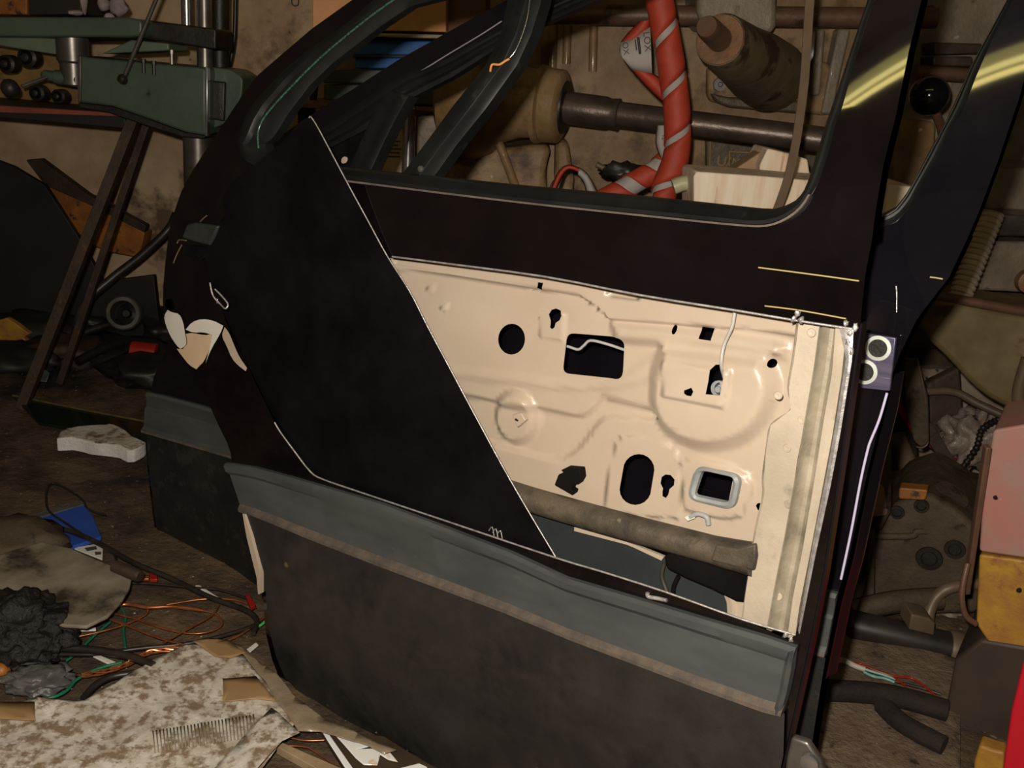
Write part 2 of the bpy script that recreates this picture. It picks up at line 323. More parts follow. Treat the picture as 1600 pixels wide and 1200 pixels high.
# ------------------------------------------------------------------ the door frame of reference
D1 = (CAMR @ Vector((-2312, -526, 1500))).normalized(); D2 = (CAMR @ Vector((-300, 5596, 1500))).normalized()
DA, DB = -D1, -D2; DN = D1.cross(D2).normalized(); DB = DN.cross(DA).normalized() * (1 if DN.cross(DA).dot(DB) > 0 else -1)
def fsurf(a, b, pil=True):
    c = 0 * a
    t = np.maximum(b - .28, 0); c = c - np.where(t < .2, .9 * t * t, .036 + .36 * (t - .2))
    c = c - .5 * np.maximum(-b - .1, 0) ** 2
    c = c - .35 * np.clip(-a - .72, 0, .3) ** 2
    k = np.clip((b - .31) / .08, 0, 1); k = k * k * (3 - 2 * k); q = np.maximum(a + .16, 0) - .085
    c = c - k * .8 * (q * q - .085 ** 2)
    return c
class Door:
    def __init__(s, ref, off, name, label, cat):
        r = ray(1240, 1000) / FPX * .9; base = CAM + r + DN * off
        q = ray(*ref); s.O = CAM + q * ((base - CAM).dot(DN) / q.dot(DN))
        s.root = thing(name, (s.O + DB * -.33 + DA * -.4), label, cat, rot=Matrix((DA, DN * -1, DB)).transposed())
    def ab(s, x, y, off=0, flat=False):
        r = ray(x, y); c = 0
        for _ in range(40):
            p = CAM + r * (((s.O - CAM).dot(DN) + c + off) / r.dot(DN)); a, b = (p - s.O).dot(DA), (p - s.O).dot(DB)
            if flat: break
            c = .6 * c + .4 * max(-.3, float(fsurf(np.float64(a), np.float64(b))))
        return Vector((a, b))
    def pt(s, a, b, off=0, flat=False):
        c = 0 if flat else float(fsurf(np.float64(a), np.float64(b)))
        return s.O + DA * a + DB * b + DN * (c + off)
    def P(s, x, y, off=0, flat=False):
        q = s.ab(x, y, off, flat); return s.pt(q.x, q.y, off, flat)
    def sheet(s, name, outer, holes, m, off=0, thick=.0012, grid=.03, h=None, flat=False, edge=None, parent=None):
        loops = [[s.ab(x, y, off, flat) for x, y in L] for L in [outer] + list(holes)]
        allp = [p for L in loops for p in L]
        tris = tessellate_polygon([[Vector((p.x, p.y, 0)) for p in L] for L in loops])
        bm = bmesh.new(); vs = [bm.verts.new((p.x, p.y, 0)) for p in allp]
        for t in tris:
            try: bm.faces.new([vs[i] for i in t])
            except ValueError: pass
        lo = [min(p[k] for p in allp) for k in (0, 1)]; hi = [max(p[k] for p in allp) for k in (0, 1)]
        for k in (0, 1):
            nn = int((hi[k] - lo[k]) / grid)
            for i in range(1, nn + 1):
                co = [0, 0, 0]; co[k] = lo[k] + (hi[k] - lo[k]) * i / (nn + 1); no = [0, 0, 0]; no[k] = 1
                bmesh.ops.bisect_plane(bm, geom=bm.verts[:] + bm.edges[:] + bm.faces[:], plane_co=co, plane_no=no, dist=1e-6)
        for f in bm.faces:
            if f.normal.z < 0: f.normal_flip()
        bm.verts.index_update()
        A = np.array([v.co.x for v in bm.verts]); B = np.array([v.co.y for v in bm.verts])
        def H(a, b):
            c = 0 * a if flat else fsurf(a, b)
            return c + (h(a, b) if h is not None else 0)
        C = H(A, B); e = .0012
        ga = (H(A + e, B) - H(A - e, B)) / (2 * e); gb = (H(A, B + e) - H(A, B - e)) / (2 * e)
        n = len(A); V = [s.O + DA * A[i] + DB * B[i] + DN * (C[i] + off) for i in range(n)]
        Nn = [(DN - DA * ga[i] - DB * gb[i]).normalized() for i in range(n)]
        Fc = [tuple(v.index for v in f.verts) for f in bm.faces]
        # back and rim
        bd = [(e_.verts[0].index, e_.verts[1].index) for e_ in bm.edges if len(e_.link_faces) == 1]
        bw = [V[i] - DN * thick for i in range(n)]; bf = [tuple(i + n for i in reversed(f)) for f in Fc]
        V2 = V + bw; N2 = Nn + [-x for x in Nn]; F2 = Fc + bf; mi = [0] * len(F2)
        for a_, b_ in bd:
            k = len(V2); V2 += [V[a_], V[b_], bw[b_], bw[a_]]; q = (V[b_] - V[a_]).cross(DN).normalized()
            N2 += [q] * 4; F2.append((k, k + 1, k + 2, k + 3)); mi.append(1 if edge else 0)
        bm.free()
        return link(name, V2, F2, m, parent or s.root, normals=N2, mats=[m, edge] if edge else None, fm=mi if edge else None)
    def band(s, name, A, B, prof, m, off=0, n=60, closed=False, flat=False, parent=None, mats=None, pm=None, sharp=40):
        def rs(L):
            L = [Vector(p) for p in L]
            if closed: L = L + [L[0]]
            d = [0]
            for i in range(1, len(L)): d.append(d[-1] + (L[i] - L[i - 1]).length)
            out = []; j = 0
            for k in range(n if closed else n + 1):
                t = d[-1] * k / n
                while j < len(L) - 2 and d[j + 1] < t: j += 1
                u = (t - d[j]) / max(1e-9, d[j + 1] - d[j]); out.append(L[j].lerp(L[j + 1], u))
            return out
        a, b = rs(A), rs(B); a = [s.ab(p.x, p.y, off, flat) for p in a]; b = [s.ab(p.x, p.y, off, flat) for p in b]
        V = []; Fc = []; mi = []; K = len(prof); N = len(a)
        for i in range(N):
            for (t, hh) in prof:
                q = a[i].lerp(b[i], t); V.append(s.pt(q.x, q.y, off + hh, flat))
        for i in range(N if closed else N - 1):
            i2 = (i + 1) % N
            for k in range(K):
                k2 = (k + 1) % K; Fc.append((i * K + k, i * K + k2, i2 * K + k2, i2 * K + k)); mi.append(pm[k] if pm else 0)
        if not closed: Fc += [tuple(range(K)), tuple((N - 1) * K + k for k in reversed(range(K)))]; mi += [0, 0]
        return link(name, V, Fc, m, parent or s.root, smooth=True, sharp=sharp, mats=mats, fm=mi if mats else None)
    def prism(s, name, px, off, t, m, bevel=.001, flat=True, parent=None, side=None):
        return prism(name, [s.P(x, y, off, flat) for x, y in px], DN * -t, m, parent or s.root, bevel, side)
    def tube(s, name, px, off, r, m, flat=True, parent=None, **k):
        offs = off if isinstance(off, (list, tuple)) else [off] * len(px)
        return tube(name, [s.P(x, y, o_, flat) for (x, y), o_ in zip(px, offs)], r, m, parent or s.root, **k)

# ------------------------------------------------------------------ setting
def grid_sheet(name, x0, x1, y0, y1, nx, ny, zf, m):
    V = []; Fc = []
    for j in range(ny + 1):
        for i in range(nx + 1):
            x = x0 + (x1 - x0) * i / nx; y = y0 + (y1 - y0) * j / ny; V.append((x, y, zf(x, y)))
    for j in range(ny):
        for i in range(nx):
            k = j * (nx + 1) + i; Fc.append((k, k + 1, k + nx + 2, k + nx + 1))
    return link(name, V, Fc, m, smooth=True, origin=(0, 0, 0))
tag(grid_sheet('floor', -2.4, 2.8, -2.2, 2.96, 260, 260, lambda x, y: .010 * noise.fractal(Vector((x * 5, y * 5, 0)), .9, 2, 5) - .012, FLOORM), kind='structure')
tag(boxw('wall_back', (-2.4, 2.95, -.02), (2.8, 3.1, 2.7), PLASTER), kind='structure')
tag(boxw('wall_left', (-2.5, -2.2, -.02), (-2.4, 3.1, 2.7), WALLD), kind='structure')
tag(boxw('wall_right', (2.8, -2.2, -.02), (2.9, 3.1, 2.7), WALLD), kind='structure')
tag(boxw('ceiling', (-2.5, -2.2, 2.7), (2.9, 3.1, 2.8), CEIL), kind='structure')

# ------------------------------------------------------------------ front car door
A = Door((1240, 1000), 0, 'car_door', 'black car door with its skin cut open over a cream inner panel, in front', 'car door')
outline = chaik([(384, 797), (362, 728), (360, 702), (340, 662), (327, 632), (312, 600), (295, 572), (280, 552), (265, 530), (256, 500), (254, 460), (259, 400), (266, 353)], False, 1)
cut = [(613, 401), (700, 412), (850, 432), (1000, 461), (1150, 485), (1240, 500), (1332, 514), (1322, 570), (1300, 700), (1275, 830), (1250, 965), (1243, 992), (1232, 1000), (1160, 968), (1040, 925), (940, 893), (870, 872), (700, 815), (560, 768), (505, 749), (485, 737), (460, 705), (432, 665), (400, 600), (385, 565), (360, 520), (345, 480), (328, 440), (320, 410), (330, 392), (420, 386), (520, 391)]
rightedge = [(1363, 372), (1352, 430), (1345, 500), (1335, 590), (1312, 750), (1290, 900), (1269, 1007), (1250, 1090), (1237, 1150), (1222, 1230), (1190, 1400), (1178, 1452)]
bottom = [(1100, 1415), (900, 1316), (760, 1247), (665, 1200), (637, 1182), (600, 1165), (550, 1140), (507, 1120), (462, 1092), (437, 1062), (425, 1030), (415, 987), (410, 900), (390, 830)]
split = [(266, 353), (600, 358), (900, 364), (1200, 370), (1363, 372)]
A.sheet('outer_skin', [tuple(p) for p in outline] + split[1:-1] + rightedge + bottom, [cut], PAINT, thick=.0015, grid=.035)
win_out = [(372, 225), (380, 250), (400, 262), (470, 272), (547, 283), (617, 292), (800, 316), (1000, 337), (1175, 354), (1205, 353), (1232, 342), (1255, 325), (1267, 305), (1277, 288), (1296, 232), (1305, 195), (1317, 162), (1335, 95), (1360, 15), (1367, 0), (1385, -70), (1370, -110), (1320, -130), (1000, -120), (850, -90), (700, -50), (585, 0), (550, 32), (475, 85), (445, 110), (400, 158), (384, 185)]
win_in = [(404, 225), (407, 240), (425, 250), (480, 257), (537, 263), (617, 271), (800, 290), (1000, 308), (1175, 327), (1200, 328), (1222, 322), (1240, 312), (1250, 299), (1258, 280), (1272, 235), (1285, 192), (1300, 150), (1325, 75), (1350, 0), (1365, -50), (1350, -75), (1310, -90), (1000, -90), (850, -55), (740, -20), (632, 8), (585, 40), (510, 98), (475, 132), (440, 178), (424, 205), (414, 218)]
topout = [(1440, -180), (1250, -200), (1000, -180), (780, -125), (640, -60), (550, 0), (487, 45), (400, 120), (345, 200), (318, 240), (300, 268), (283, 300), (268, 345)]
A.sheet('window_frame', split + [(1366, 345), (1380, 260), (1400, 180), (1420, 80), (1440, 0), (1458, -90), (1460, -160)] + topout, [win_out], PAINT, thick=.022, grid=.02)
A.band('window_seal', win_out, win_in, [(0, -.022), (0, .002), (.15, .005), (.35, .0045), (.45, -.001), (.8, -.004), (1, -.010), (1, -.024)], RUBBER, n=220, closed=True)
A.tube('seal_glint', chaik([(404, 232), (402, 205), (415, 178), (462, 128), (500, 90), (550, 48), (607, 4), (680, -40)], False), .001, .0013, mat('green_glint', (.08, .20, .14), (.02, .04, .03), 200, .2, .3), flat=False)  # green line painted in as the highlight along the seal
A.band('sill_highlight', chaik([(545, 281), (800, 313), (1000, 334), (1175, 352), (1206, 351), (1232, 340), (1254, 323), (1266, 303)], False), chaik([(545, 284), (800, 316), (1000, 337), (1175, 355), (1207, 354), (1234, 343), (1257, 325), (1269, 304)], False), [(0, 0), (0, .006), (1, .006), (1, 0)], TANEDGE, n=60)  # tan strip painted in as the highlight along the sill
# raw cut edge
for L in ([(613, 401), (700, 412), (850, 432), (1000, 461), (1150, 485), (1240, 500), (1332, 514)], [(1243, 992), (1160, 968), (1040, 925), (940, 893), (870, 872), (700, 815), (560, 768), (505, 749), (485, 737), (460, 705), (438, 675), (429, 660)]):
    A.tube('raw_cut_edge', L, .0005, .0011, BARE, n=3)
A.band('sawn_edge', [(1312, 513), (1322, 560), (1308, 650), (1292, 740), (1270, 850), (1247, 985)], [(1334, 515), (1332, 560), (1313, 680), (1298, 760), (1276, 860), (1250, 990)], [(0, -.004), (0, .0005), (.6, .002), (1, .001), (1, -.004)], BARE, off=0, n=30, flat=True)
A.band('rolled_edge', [(1344, 505), (1331, 590), (1308, 750), (1285, 900), (1264, 1007), (1232, 1150), (1210, 1250)], [(1349, 505), (1337, 590), (1314, 750), (1291, 900), (1270, 1007), (1238, 1150), (1216, 1250)], [(0, -.012), (0, 0), (.4, .003), (.9, .002), (1, -.012)], SATIN, n=40)
# scraped paint at the corners of the cut
for i, (x, y) in enumerate([(1240, 498), (1246, 490), (1252, 500), (1322, 505), (1329, 520), (1336, 512), (1326, 535), (1331, 550), (1236, 999), (1228, 992), (340, 470), (1385, 178)][:11]):
    blob('paint_burr', A.P(x, y, .001, True), (.0022, .0014, .0032), BARE, A.root, 2, .9, 4, seed=i)
A.tube('paint_curl', [(328, 442), (333, 462), (345, 476), (352, 482), (356, 475), (346, 462), (336, 452)], [.05, .052, .05, .055, .052, .05, .05], .0011, BARE)
A.tube('edge_burr', [(1012, 926), (1013, 932), (1028, 935), (1042, 938)], .002, .0022, BARE)
# inner panel with pressed relief
IO = -.05
def sd(poly, a, b):
    """signed distance, positive inside, of points to polygon in door plane"""
    P = np.array([[p.x, p.y] for p in poly]); n = len(P); d = np.full(a.shape, 1e9); ins = np.zeros(a.shape, bool)
    for i in range(n):
        p, q = P[i], P[(i + 1) % n]; e = q - p; t = np.clip(((a - p[0]) * e[0] + (b - p[1]) * e[1]) / max(1e-12, e @ e), 0, 1)
        d = np.minimum(d, np.hypot(a - p[0] - t * e[0], b - p[1] - t * e[1]))
        c = ((p[1] > b) != (q[1] > b)); x = p[0] + (b - p[1]) * e[0] / (e[1] if abs(e[1]) > 1e-12 else 1e-12); ins ^= c & (a < x)
    return np.where(ins, d, -d)
def shape(px): return [A.ab(x, y, IO, True) for x, y in px]
def sst(d, w_): t = np.clip(d / w_ + .5, 0, 1); return t * t * (3 - 2 * t)
REL = [  # polygon, height, edge width
    (shape(chaik([(1042, 540), (1120, 555), (1195, 560), (1215, 600), (1200, 650), (1165, 685), (1110, 698), (1058, 682), (1028, 648), (1022, 600)])), .016, .020),
    (shape(chaik([(600, 600), (740, 622), (835, 638), (905, 655), (925, 640), (940, 622), (1020, 640), (1030, 655), (950, 650), (932, 660), (912, 690), (892, 712), (868, 720), (800, 703), (700, 680), (600, 660)])), -.007, .008),
    (shape(chaik([(944, 800), (958, 702), (970, 682), (1000, 680), (1050, 692), (1066, 720), (1062, 810)])), .003, .003),
    (shape(circ(806, 652, 31, 40)), .011, .012),
    (shape([(560, 340), (600, 418), (700, 428), (838, 450), (908, 460), (935, 478), (955, 498), (1060, 506), (1170, 515), (1300, 530), (1350, 400)]), .007, .004),
    (shape(chaik([(960, 505), (1060, 512), (1180, 528), (1230, 540), (1225, 556), (1180, 552), (1060, 538), (965, 530)])), .008, .014),
    (shape(chaik([(1065, 722), (1090, 712), (1165, 735), (1180, 760), (1160, 806), (1130, 812), (1070, 795)])), .005, .006),
    (shape([(843, 485), (885, 490), (880, 532), (843, 527)]), .002, .003),
    (shape(chaik([(500, 560), (740, 575), (880, 600), (960, 610), (1030, 590), (1040, 540), (960, 600), (880, 610), (740, 590), (500, 575)])), .003, .012),
    (shape([(620, 396), (640, 399), (830, 425), (846, 432), (845, 447), (830, 447), (640, 415), (622, 412)]), -.002, .003),
    (shape(chaik([(1046, 560), (1150, 575), (1140, 632), (1046, 614)])), .004, .005),
    (shape([(952, 448), (1004, 458), (1000, 468), (956, 462)]), -.006, .003),
]
SMALL = [shape(circ(674, 450, 5)), shape(circ(695, 481, 6)), shape(circ(1216, 545, 8)), shape(circ(1214, 620, 5))]
def relief(a, b):
    h = 0 * a
    for P_, hh, ww in REL: h = h + hh * sst(sd(P_, a, b), ww)
    for P_ in SMALL: h = h + .002 * sst(sd(P_, a, b), .004)
    return h + .0012 * np.sin(a * 23 + 1) * np.sin(b * 31)
cap_ = [(1000 + 24.5 * math.cos(t), 733 + 24.5 * math.sin(t)) for t in [math.pi + math.pi * i / 10 for i in range(11)]] + [(995 + 24.5 * math.cos(t), 763 + 24.5 * math.sin(t)) for t in [math.pi * i / 10 for i in range(11)]]
_unused = [(970, 765), (971, 738), (977, 720), (988, 711), (1000, 709), (1012, 715), (1019, 728), (1021, 742), (1018, 762), (1012, 778), (1002, 786), (991, 787), (979, 782)]
holes = [circ(799, 530, 21, 24), 
         [(862, 500), (859, 491), (862, 484), (869, 482), (876, 485), (879, 493), (876, 500), (870, 504), (868, 511), (864, 514), (861, 511), (862, 505)],
         rrect([(887, 520), (977, 527), (973, 593), (879, 583)], 11), circ(1057, 514, 3.6, 7), [(1099, 510), (1117, 513), (1115, 531), (1096, 528)],
         [(1115, 610), (1119, 590), (1121, 573), (1127, 566), (1135, 566), (1141, 573), (1142, 585), (1139, 600), (1137, 612)], circ(1208, 567, 6.5, 7),
         [(1082, 604), (1088, 602), (1093, 600), (1096, 606), (1093, 613), (1086, 612), (1082, 609)], cap_,
         [(1034, 754), (1036, 744), (1042, 740), (1050, 741), (1056, 748), (1055, 757), (1048, 763), (1046, 772), (1042, 777), (1037, 774), (1037, 767), (1038, 762)],
         [(1100, 732), (1110, 733), (1150, 744), (1148, 750), (1141, 783), (1137, 786), (1112, 779), (1108, 777), (1087, 773), (1092, 752)],
         [(1181, 790), (1184, 786), (1192, 786), (1192, 798), (1184, 797)], [(846, 440), (854, 441), (852, 449), (848, 453), (844, 449)], [(611, 404), (618, 404), (615, 411), (608, 410)],
         rrect([(884, 730), (908, 732), (909, 748), (903, 757), (893, 757), (880, 748)], 3), circ(838, 560, .1, .1, 3)]
A.sheet('inner_panel', chaik([(300, 330), (620, 385), (1000, 440), (1300, 480), (1262, 520), (1245, 700), (1218, 830), (1205, 905), (1175, 880), (1060, 862), (990, 845), (900, 815), (800, 790), (640, 730), (520, 690), (420, 640)], True, 1), holes[:-1], CREAM, off=IO, thick=.0012, grid=.0052, h=relief, flat=True)
tag(A.prism('square_nut', [(800, 648), (814, 645), (821, 657), (808, 668)], IO + .016, .006, CREAM, .001), 'cream painted square nut')
A.tube('nut_bore', [(808, 655), (807, 657)], [IO + .0165, IO + .0168], .0022, DKIRON)
tag(A.band('speaker_gasket', rrect([(1088, 726), (1162, 742), (1150, 797), (1074, 778)], 16), rrect([(1101, 734), (1149, 745), (1140, 783), (1088, 772)], 5), [(0, 0), (.1, .005), (.5, .007), (.9, .005), (1, 0)], GASK, off=IO + .006, n=48, closed=True, flat=True), 'grey sealing ring around a rectangular hole')
# latch rods
tag(A.tube('latch_rod', [(860, 536), (886, 541), (903, 546), (912, 540), (923, 532), (950, 538), (977, 547), (1000, 552)], IO - .012, .0016, RODM, n=5), 'bent bright rod seen through the rectangular hole')
tag(A.tube('lock_rod', [(1148, 486), (1144, 510), (1131, 540), (1127, 568), (1131, 588), (1136, 602)], [IO + .02] * 4 + [IO + .008, IO + .004], .0018, RODM), 'long bent bright rod hanging over the cream panel')
tag(lathe('rod_clip', A.P(1125, 607, IO + .002, True), DN, [(0, .0085), (.003, .0085), (.0035, .007), (.0035, .003), (.006, .003), (.006, .0005)], GASK, A.root, 20), 'pale round rod clip')
A.tube('clip_ring', circ(1125, 607, 7, 8, 12)[:10], IO + .0065, .0012, CHROME)
# side impact beam
tag(tube('impact_beam', [A.P(700, 735, -.034, True), A.P(815, 776, -.03, True), A.P(960, 818, -.028, True), A.P(1080, 850, -.026, True), A.P(1130, 863, -.025, True), A.P(1178, 874, -.024, True)], lambda t: .0145 + .003 * max(0, t - .72) * 3, BEAMM, A.root, seg=20), 'scuffed grey brown tube')
A.prism('beam_end_flange', [(1118, 852), (1150, 858), (1180, 850), (1182, 870), (1178, 892), (1140, 884), (1110, 876)], -.008, .006, BEAMM, .002)
A.tube('hose_loop', [(1078, 808), (1090, 803), (1104, 808), (1107, 820)], IO + .008, .0028, GASK)
A.prism('loop_tab', [(1068, 808), (1080, 803), (1086, 810), (1074, 815)], IO + .01, .002, WHITEP)
A.prism('plastic_clip', [(884, 731), (906, 733), (908, 748), (903, 757), (896, 756), (891, 765), (896, 768), (894, 774), (866, 758), (872, 742), (880, 738), (876, 735)], IO + .014, .012, DARKPL, .002)
# dark inner side of the door below the beam
A.sheet('inner_liner', [(700, 760), (835, 800), (960, 845), (1040, 868), (1150, 925), (1180, 980), (1120, 1000), (900, 930), (780, 880), (700, 850)], [], LINER, off=-.047, thick=.002, flat=True, grid=.1)
A.band('cream_lower_rim', [(900, 822), (985, 846), (1040, 868)], [(900, 828), (985, 850), (1036, 874)], [(0, 0), (0, .004), (1, .004), (1, 0)], CREAM, off=-.044, n=12, flat=True)
A.band('cream_corner_flange', [(1128, 920), (1136, 940), (1138, 975)], [(1172, 920), (1174, 940), (1176, 985)], [(0, -.004), (.02, .002), (.25, .004), (.35, 0), (.6, .001), (1, .002), (1, -.004)], CREAM, off=-.036, n=14, flat=True)
A.prism('dark_bracket', [(1036, 870), (1046, 862), (1100, 872), (1160, 888), (1176, 892), (1172, 925), (1168, 944), (1150, 942), (1110, 922), (1070, 905), (1040, 890)], -.030, .012, DARKPL, .004)
A.tube('bracket_cable', [(1038, 880), (1034, 900), (1042, 925), (1050, 950)], -.034, .0022, STEEL)
A.tube('bracket_cable', [(1060, 900), (1052, 920), (1054, 945)], -.034, .0024, DARKPL)
# hinge side flanges
HL = [(1246, 505), (1239, 560), (1232, 605), (1236, 640), (1205, 664), (1198, 700), (1192, 745), (1192, 775), (1180, 830), (1170, 900), (1160, 966)]
HR = A.sheet('hinge_reinforcement', [(x, y) for x, y in HL] + [(1200, 982), (1215, 900), (1228, 830), (1246, 720), (1262, 640), (1276, 560), (1284, 511)], [], CREAM2, off=-.022, thick=.0015, grid=.02, flat=True, h=lambda a, b: .0015 * np.sin(b * 40))
tube('plate_shade_line', cat_([A.P(x, y, -.0225, True) for x, y in HL], 4), .0011, SPRAY_SHADE, A.root, 6, smoothp=False)  # darker line painted in for the shading along the plate's left edge
A.band('recessed_channel', [(1283, 510), (1275, 570), (1261, 650), (1246, 740), (1230, 830), (1214, 910), (1200, 984)], [(1312, 512), (1304, 580), (1290, 660), (1276, 750), (1259, 850), (1243, 925), (1232, 995)], [(0, -.003), (0, .006), (.08, .007), (.2, -.001), (.55, -.006), (.85, -.002), (1, .002), (1, -.006)], SPRAY_SHADE, off=-.020, n=40, flat=True)
A.band('hem_flange', [(1307, 512), (1302, 580), (1288, 660), (1274, 750), (1257, 850), (1240, 935), (1232, 994)], [(1323, 514), (1315, 590), (1301, 680), (1286, 760), (1265, 870), (1249, 950), (1243, 994)], [(0, -.008), (0, .003), (.5, .004), (1, .001), (1, -.008)], CREAM2, off=-.008, n=40, flat=True)
for x, y in [(1268, 520), (1216, 618), (1253, 656), (1232, 788), (1216, 932), (1230, 700)]:
    lathe('spot_weld', A.P(x, y, -.021, True), DN, [(0, .0042), (.0012, .0036), (.0014, .002), (.0008, .0005)], CREAM2, HR, 12)
# mouldings
MT = [(357, 722), (400, 728), (470, 747), (600, 785), (700, 822), (800, 860), (887, 900), (1000, 933), (1100, 963), (1200, 992), (1247, 1008)]
MB_ = [(384, 797), (400, 801), (440, 817), (495, 840), (612, 885), (700, 917), (800, 954), (900, 995), (1012, 1037), (1110, 1074), (1200, 1106), (1226, 1112)]
A.band('side_moulding', MT, MB_, [(0, 0), (0, .006), (.05, .010), (.16, .010), (.24, .005), (.85, .006), (.93, .012), (.99, .012), (1, 0)], TRIM, n=60, mats=[TRIM, TANEDGE], pm=[0, 0, 0, 0, 0, 1, 1, 1, 0])
A.band('moulding_end_ridge', [(1236, 1012), (1228, 1035), (1222, 1070), (1212, 1106)], [(1246, 1010), (1243, 1040), (1236, 1075), (1226, 1110)], [(0, 0), (.1, .010), (.5, .013), (.9, .010), (1, 0)], TRIM, n=14)
LC = [(384, 800), (400, 804), (440, 820), (495, 843), (612, 888), (700, 920), (800, 957), (900, 998), (1012, 1040), (1110, 1077), (1200, 1109), (1226, 1115)]
A.sheet('lower_cladding', LC + [(1224, 1180), (1210, 1250), (1186, 1380), (1170, 1440), (1100, 1405), (900, 1306), (760, 1237), (668, 1192), (640, 1174), (603, 1157), (555, 1133), (514, 1113), (470, 1086), (445, 1058), (432, 1028), (421, 985), (414, 900), (396, 835)], [], DIRTY, off=.005, thick=.006, grid=.03)
A.band('cladding_edge', [(386, 800), (392, 835), (408, 900), (410, 925)], [(389, 800), (399, 835), (412, 885), (412, 925)], [(0, 0), (0, .008), (1, .008), (1, 0)], CREAM, n=10)
# paint reflections drawn as pale patches, and handle remains, at the rear edge
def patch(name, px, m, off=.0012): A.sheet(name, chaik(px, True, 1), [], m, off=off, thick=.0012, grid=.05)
patch('reflection_patch', [(262, 484), (268, 488), (280, 490), (286, 502), (289, 520), (292, 535), (289, 541), (282, 545), (276, 540), (266, 525), (259, 508), (256, 494)], WHITEP, .0025)
patch('reflection_patch', [(259, 468), (265, 468), (268, 482), (262, 486), (258, 478)], CREAM, .0025)
patch('warm_reflection_patch', [(289, 522), (300, 520), (320, 524), (330, 522), (332, 530), (328, 545), (318, 566), (312, 571), (307, 577), (296, 571), (284, 556), (276, 545), (286, 545), (292, 536)], mat('peach_reflection', (.80, .58, .38), (.70, .50, .33), 14, .35))
patch('reflection_patch', [(290, 515), (300, 503), (316, 498), (334, 501), (349, 509), (344, 522), (330, 545), (321, 568), (329, 540), (331, 523), (318, 519), (302, 520)], WHITEP, .0025)
patch('warm_reflection_patch', [(351, 511), (358, 520), (366, 540), (374, 558), (386, 575), (384, 580), (372, 571), (362, 560), (354, 540), (346, 525)], CREAM)
A.prism('handle_remnant', [(291, 351), (302, 348), (340, 353), (334, 368), (326, 384), (300, 377), (283, 372)], .012, .012, mat('grey_green_plastic', (.035, .04, .034), (.02, .022, .02), 12, .5), .003, flat=False)
A.prism('handle_recess_pad', [(292, 383), (325, 386), (318, 402), (312, 408), (288, 398)], .004, .004, DARKPL, .001, flat=False)
for L in ([(277, 380), (280, 375), (291, 376)], [(313, 346), (318, 341), (323, 337)], [(284, 383), (277, 396), (271, 411)]):
    A.tube('wire_stub', L, .016, .0009, TANPIPE, flat=False)
# division bar of the window
DBAR = [(640, 272), (680, 220), (730, 150), (772, 100), (795, 60), (815, 0), (822, -60)]
A.band('division_bar', [(630, 272), (668, 222), (710, 165), (762, 100), (784, 52), (795, 0), (800, -60)], [(668, 278), (705, 226), (750, 170), (800, 100), (822, 52), (838, 0), (845, -60)], [(0, -.03), (0, .002), (.3, .004), (.38, -.004), (.62, -.004), (.68, .004), (.74, .002), (.8, -.004), (1, -.01), (1, -.03)], RUBBER, off=-.02, n=50)
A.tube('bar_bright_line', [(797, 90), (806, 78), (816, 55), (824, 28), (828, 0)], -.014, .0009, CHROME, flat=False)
A.tube('torn_joint', [(766, 112), (769, 101), (780, 101), (790, 95), (796, 92)], -.013, .0013, mat('orange_sealant', (.6, .24, .06), rough=.5), flat=False)
for x, y in [(658, 264)]: lathe('bar_screw', A.P(x, y, -.014), DN, [(0, .004), (.002, .0036), (.003, .001)], CHROME, A.root, 12)
# thin gold lines laid on the painted surface
for L in ([(1185, 418), (1240, 425), (1300, 433), (1342, 439)], [(1195, 478), (1250, 485), (1322, 498)]):
    A.tube('gold_stripe', L, .0008, .0007, mat('gold_line', (.42, .33, .13), rough=.4), flat=False)
A.prism('lower_hinge', [(1236, 1152), (1262, 1160), (1282, 1190), (1290, 1215), (1225, 1215), (1228, 1185)], .004, .01, STEEL, .003)
lathe('hinge_bolt', A.P(1266, 1190, .006, True), DN, [(0, .009), (.004, .0085), (.005, .005)], CHROME, A.root, 16)
# scratches on the sheet: tape residue near bottom of cut
# ------------------------------------------------------------------ cut away piece of skin, standing in the opening
def lp(x, y):      # plane of the loose sheet: in front of the frame at its apex, behind the skin at its foot
    return Q0 + (lambda r: r * ((Q1 - CAM).dot(QN) / r.dot(QN)))(ray(x, y))
Q1 = A.P(870, 880, -.008, True); Q2 = A.P(490, 748, -.006, True); Q3 = A.P(485, 183, .035)
QN = (Q2 - Q1).cross(Q3 - Q1).normalized(); Q0 = CAM
loose = chaik([(485, 183), (497, 200), (520, 243), (545, 290), (575, 345), (605, 400), (640, 455), (668, 510), (700, 570), (740, 645), (800, 755), (872, 880), (872, 888), (700, 830), (560, 784), (495, 762), (452, 715), (425, 668), (400, 610), (385, 568), (365, 520), (345, 482), (325, 430), (318, 400), (330, 370), (345, 352), (352, 335), (345, 312), (360, 285), (395, 260), (440, 222)], True, 1)
cs = thing('cut_skin_panel', A.P(600, 800, -.01, True), 'loose black triangular sheet of cut metal leaning inside the front door opening', 'metal sheet')
dsh = QN * (-.0012 if QN.dot(DN) > 0 else .0012)
prism('sheet', [lp(p.x, p.y) for p in loose], dsh, SHEETM, cs, 0)
tube('bright_cut_edge', [lp(x, y) for x, y in [(483, 184), (486, 183), (497, 200), (520, 243), (545, 290), (575, 345), (605, 400), (640, 455), (668, 510), (700, 570), (740, 645), (800, 755), (868, 870)]], .0008, BARE, cs, n=4)
for x, y in [(764, 829), (770, 832), (777, 835)]:
    tube('scratch', [lp(x, y), lp(x + 5, y - 6), lp(x + 8, y + 8)], .0007, BARE, cs, n=3)
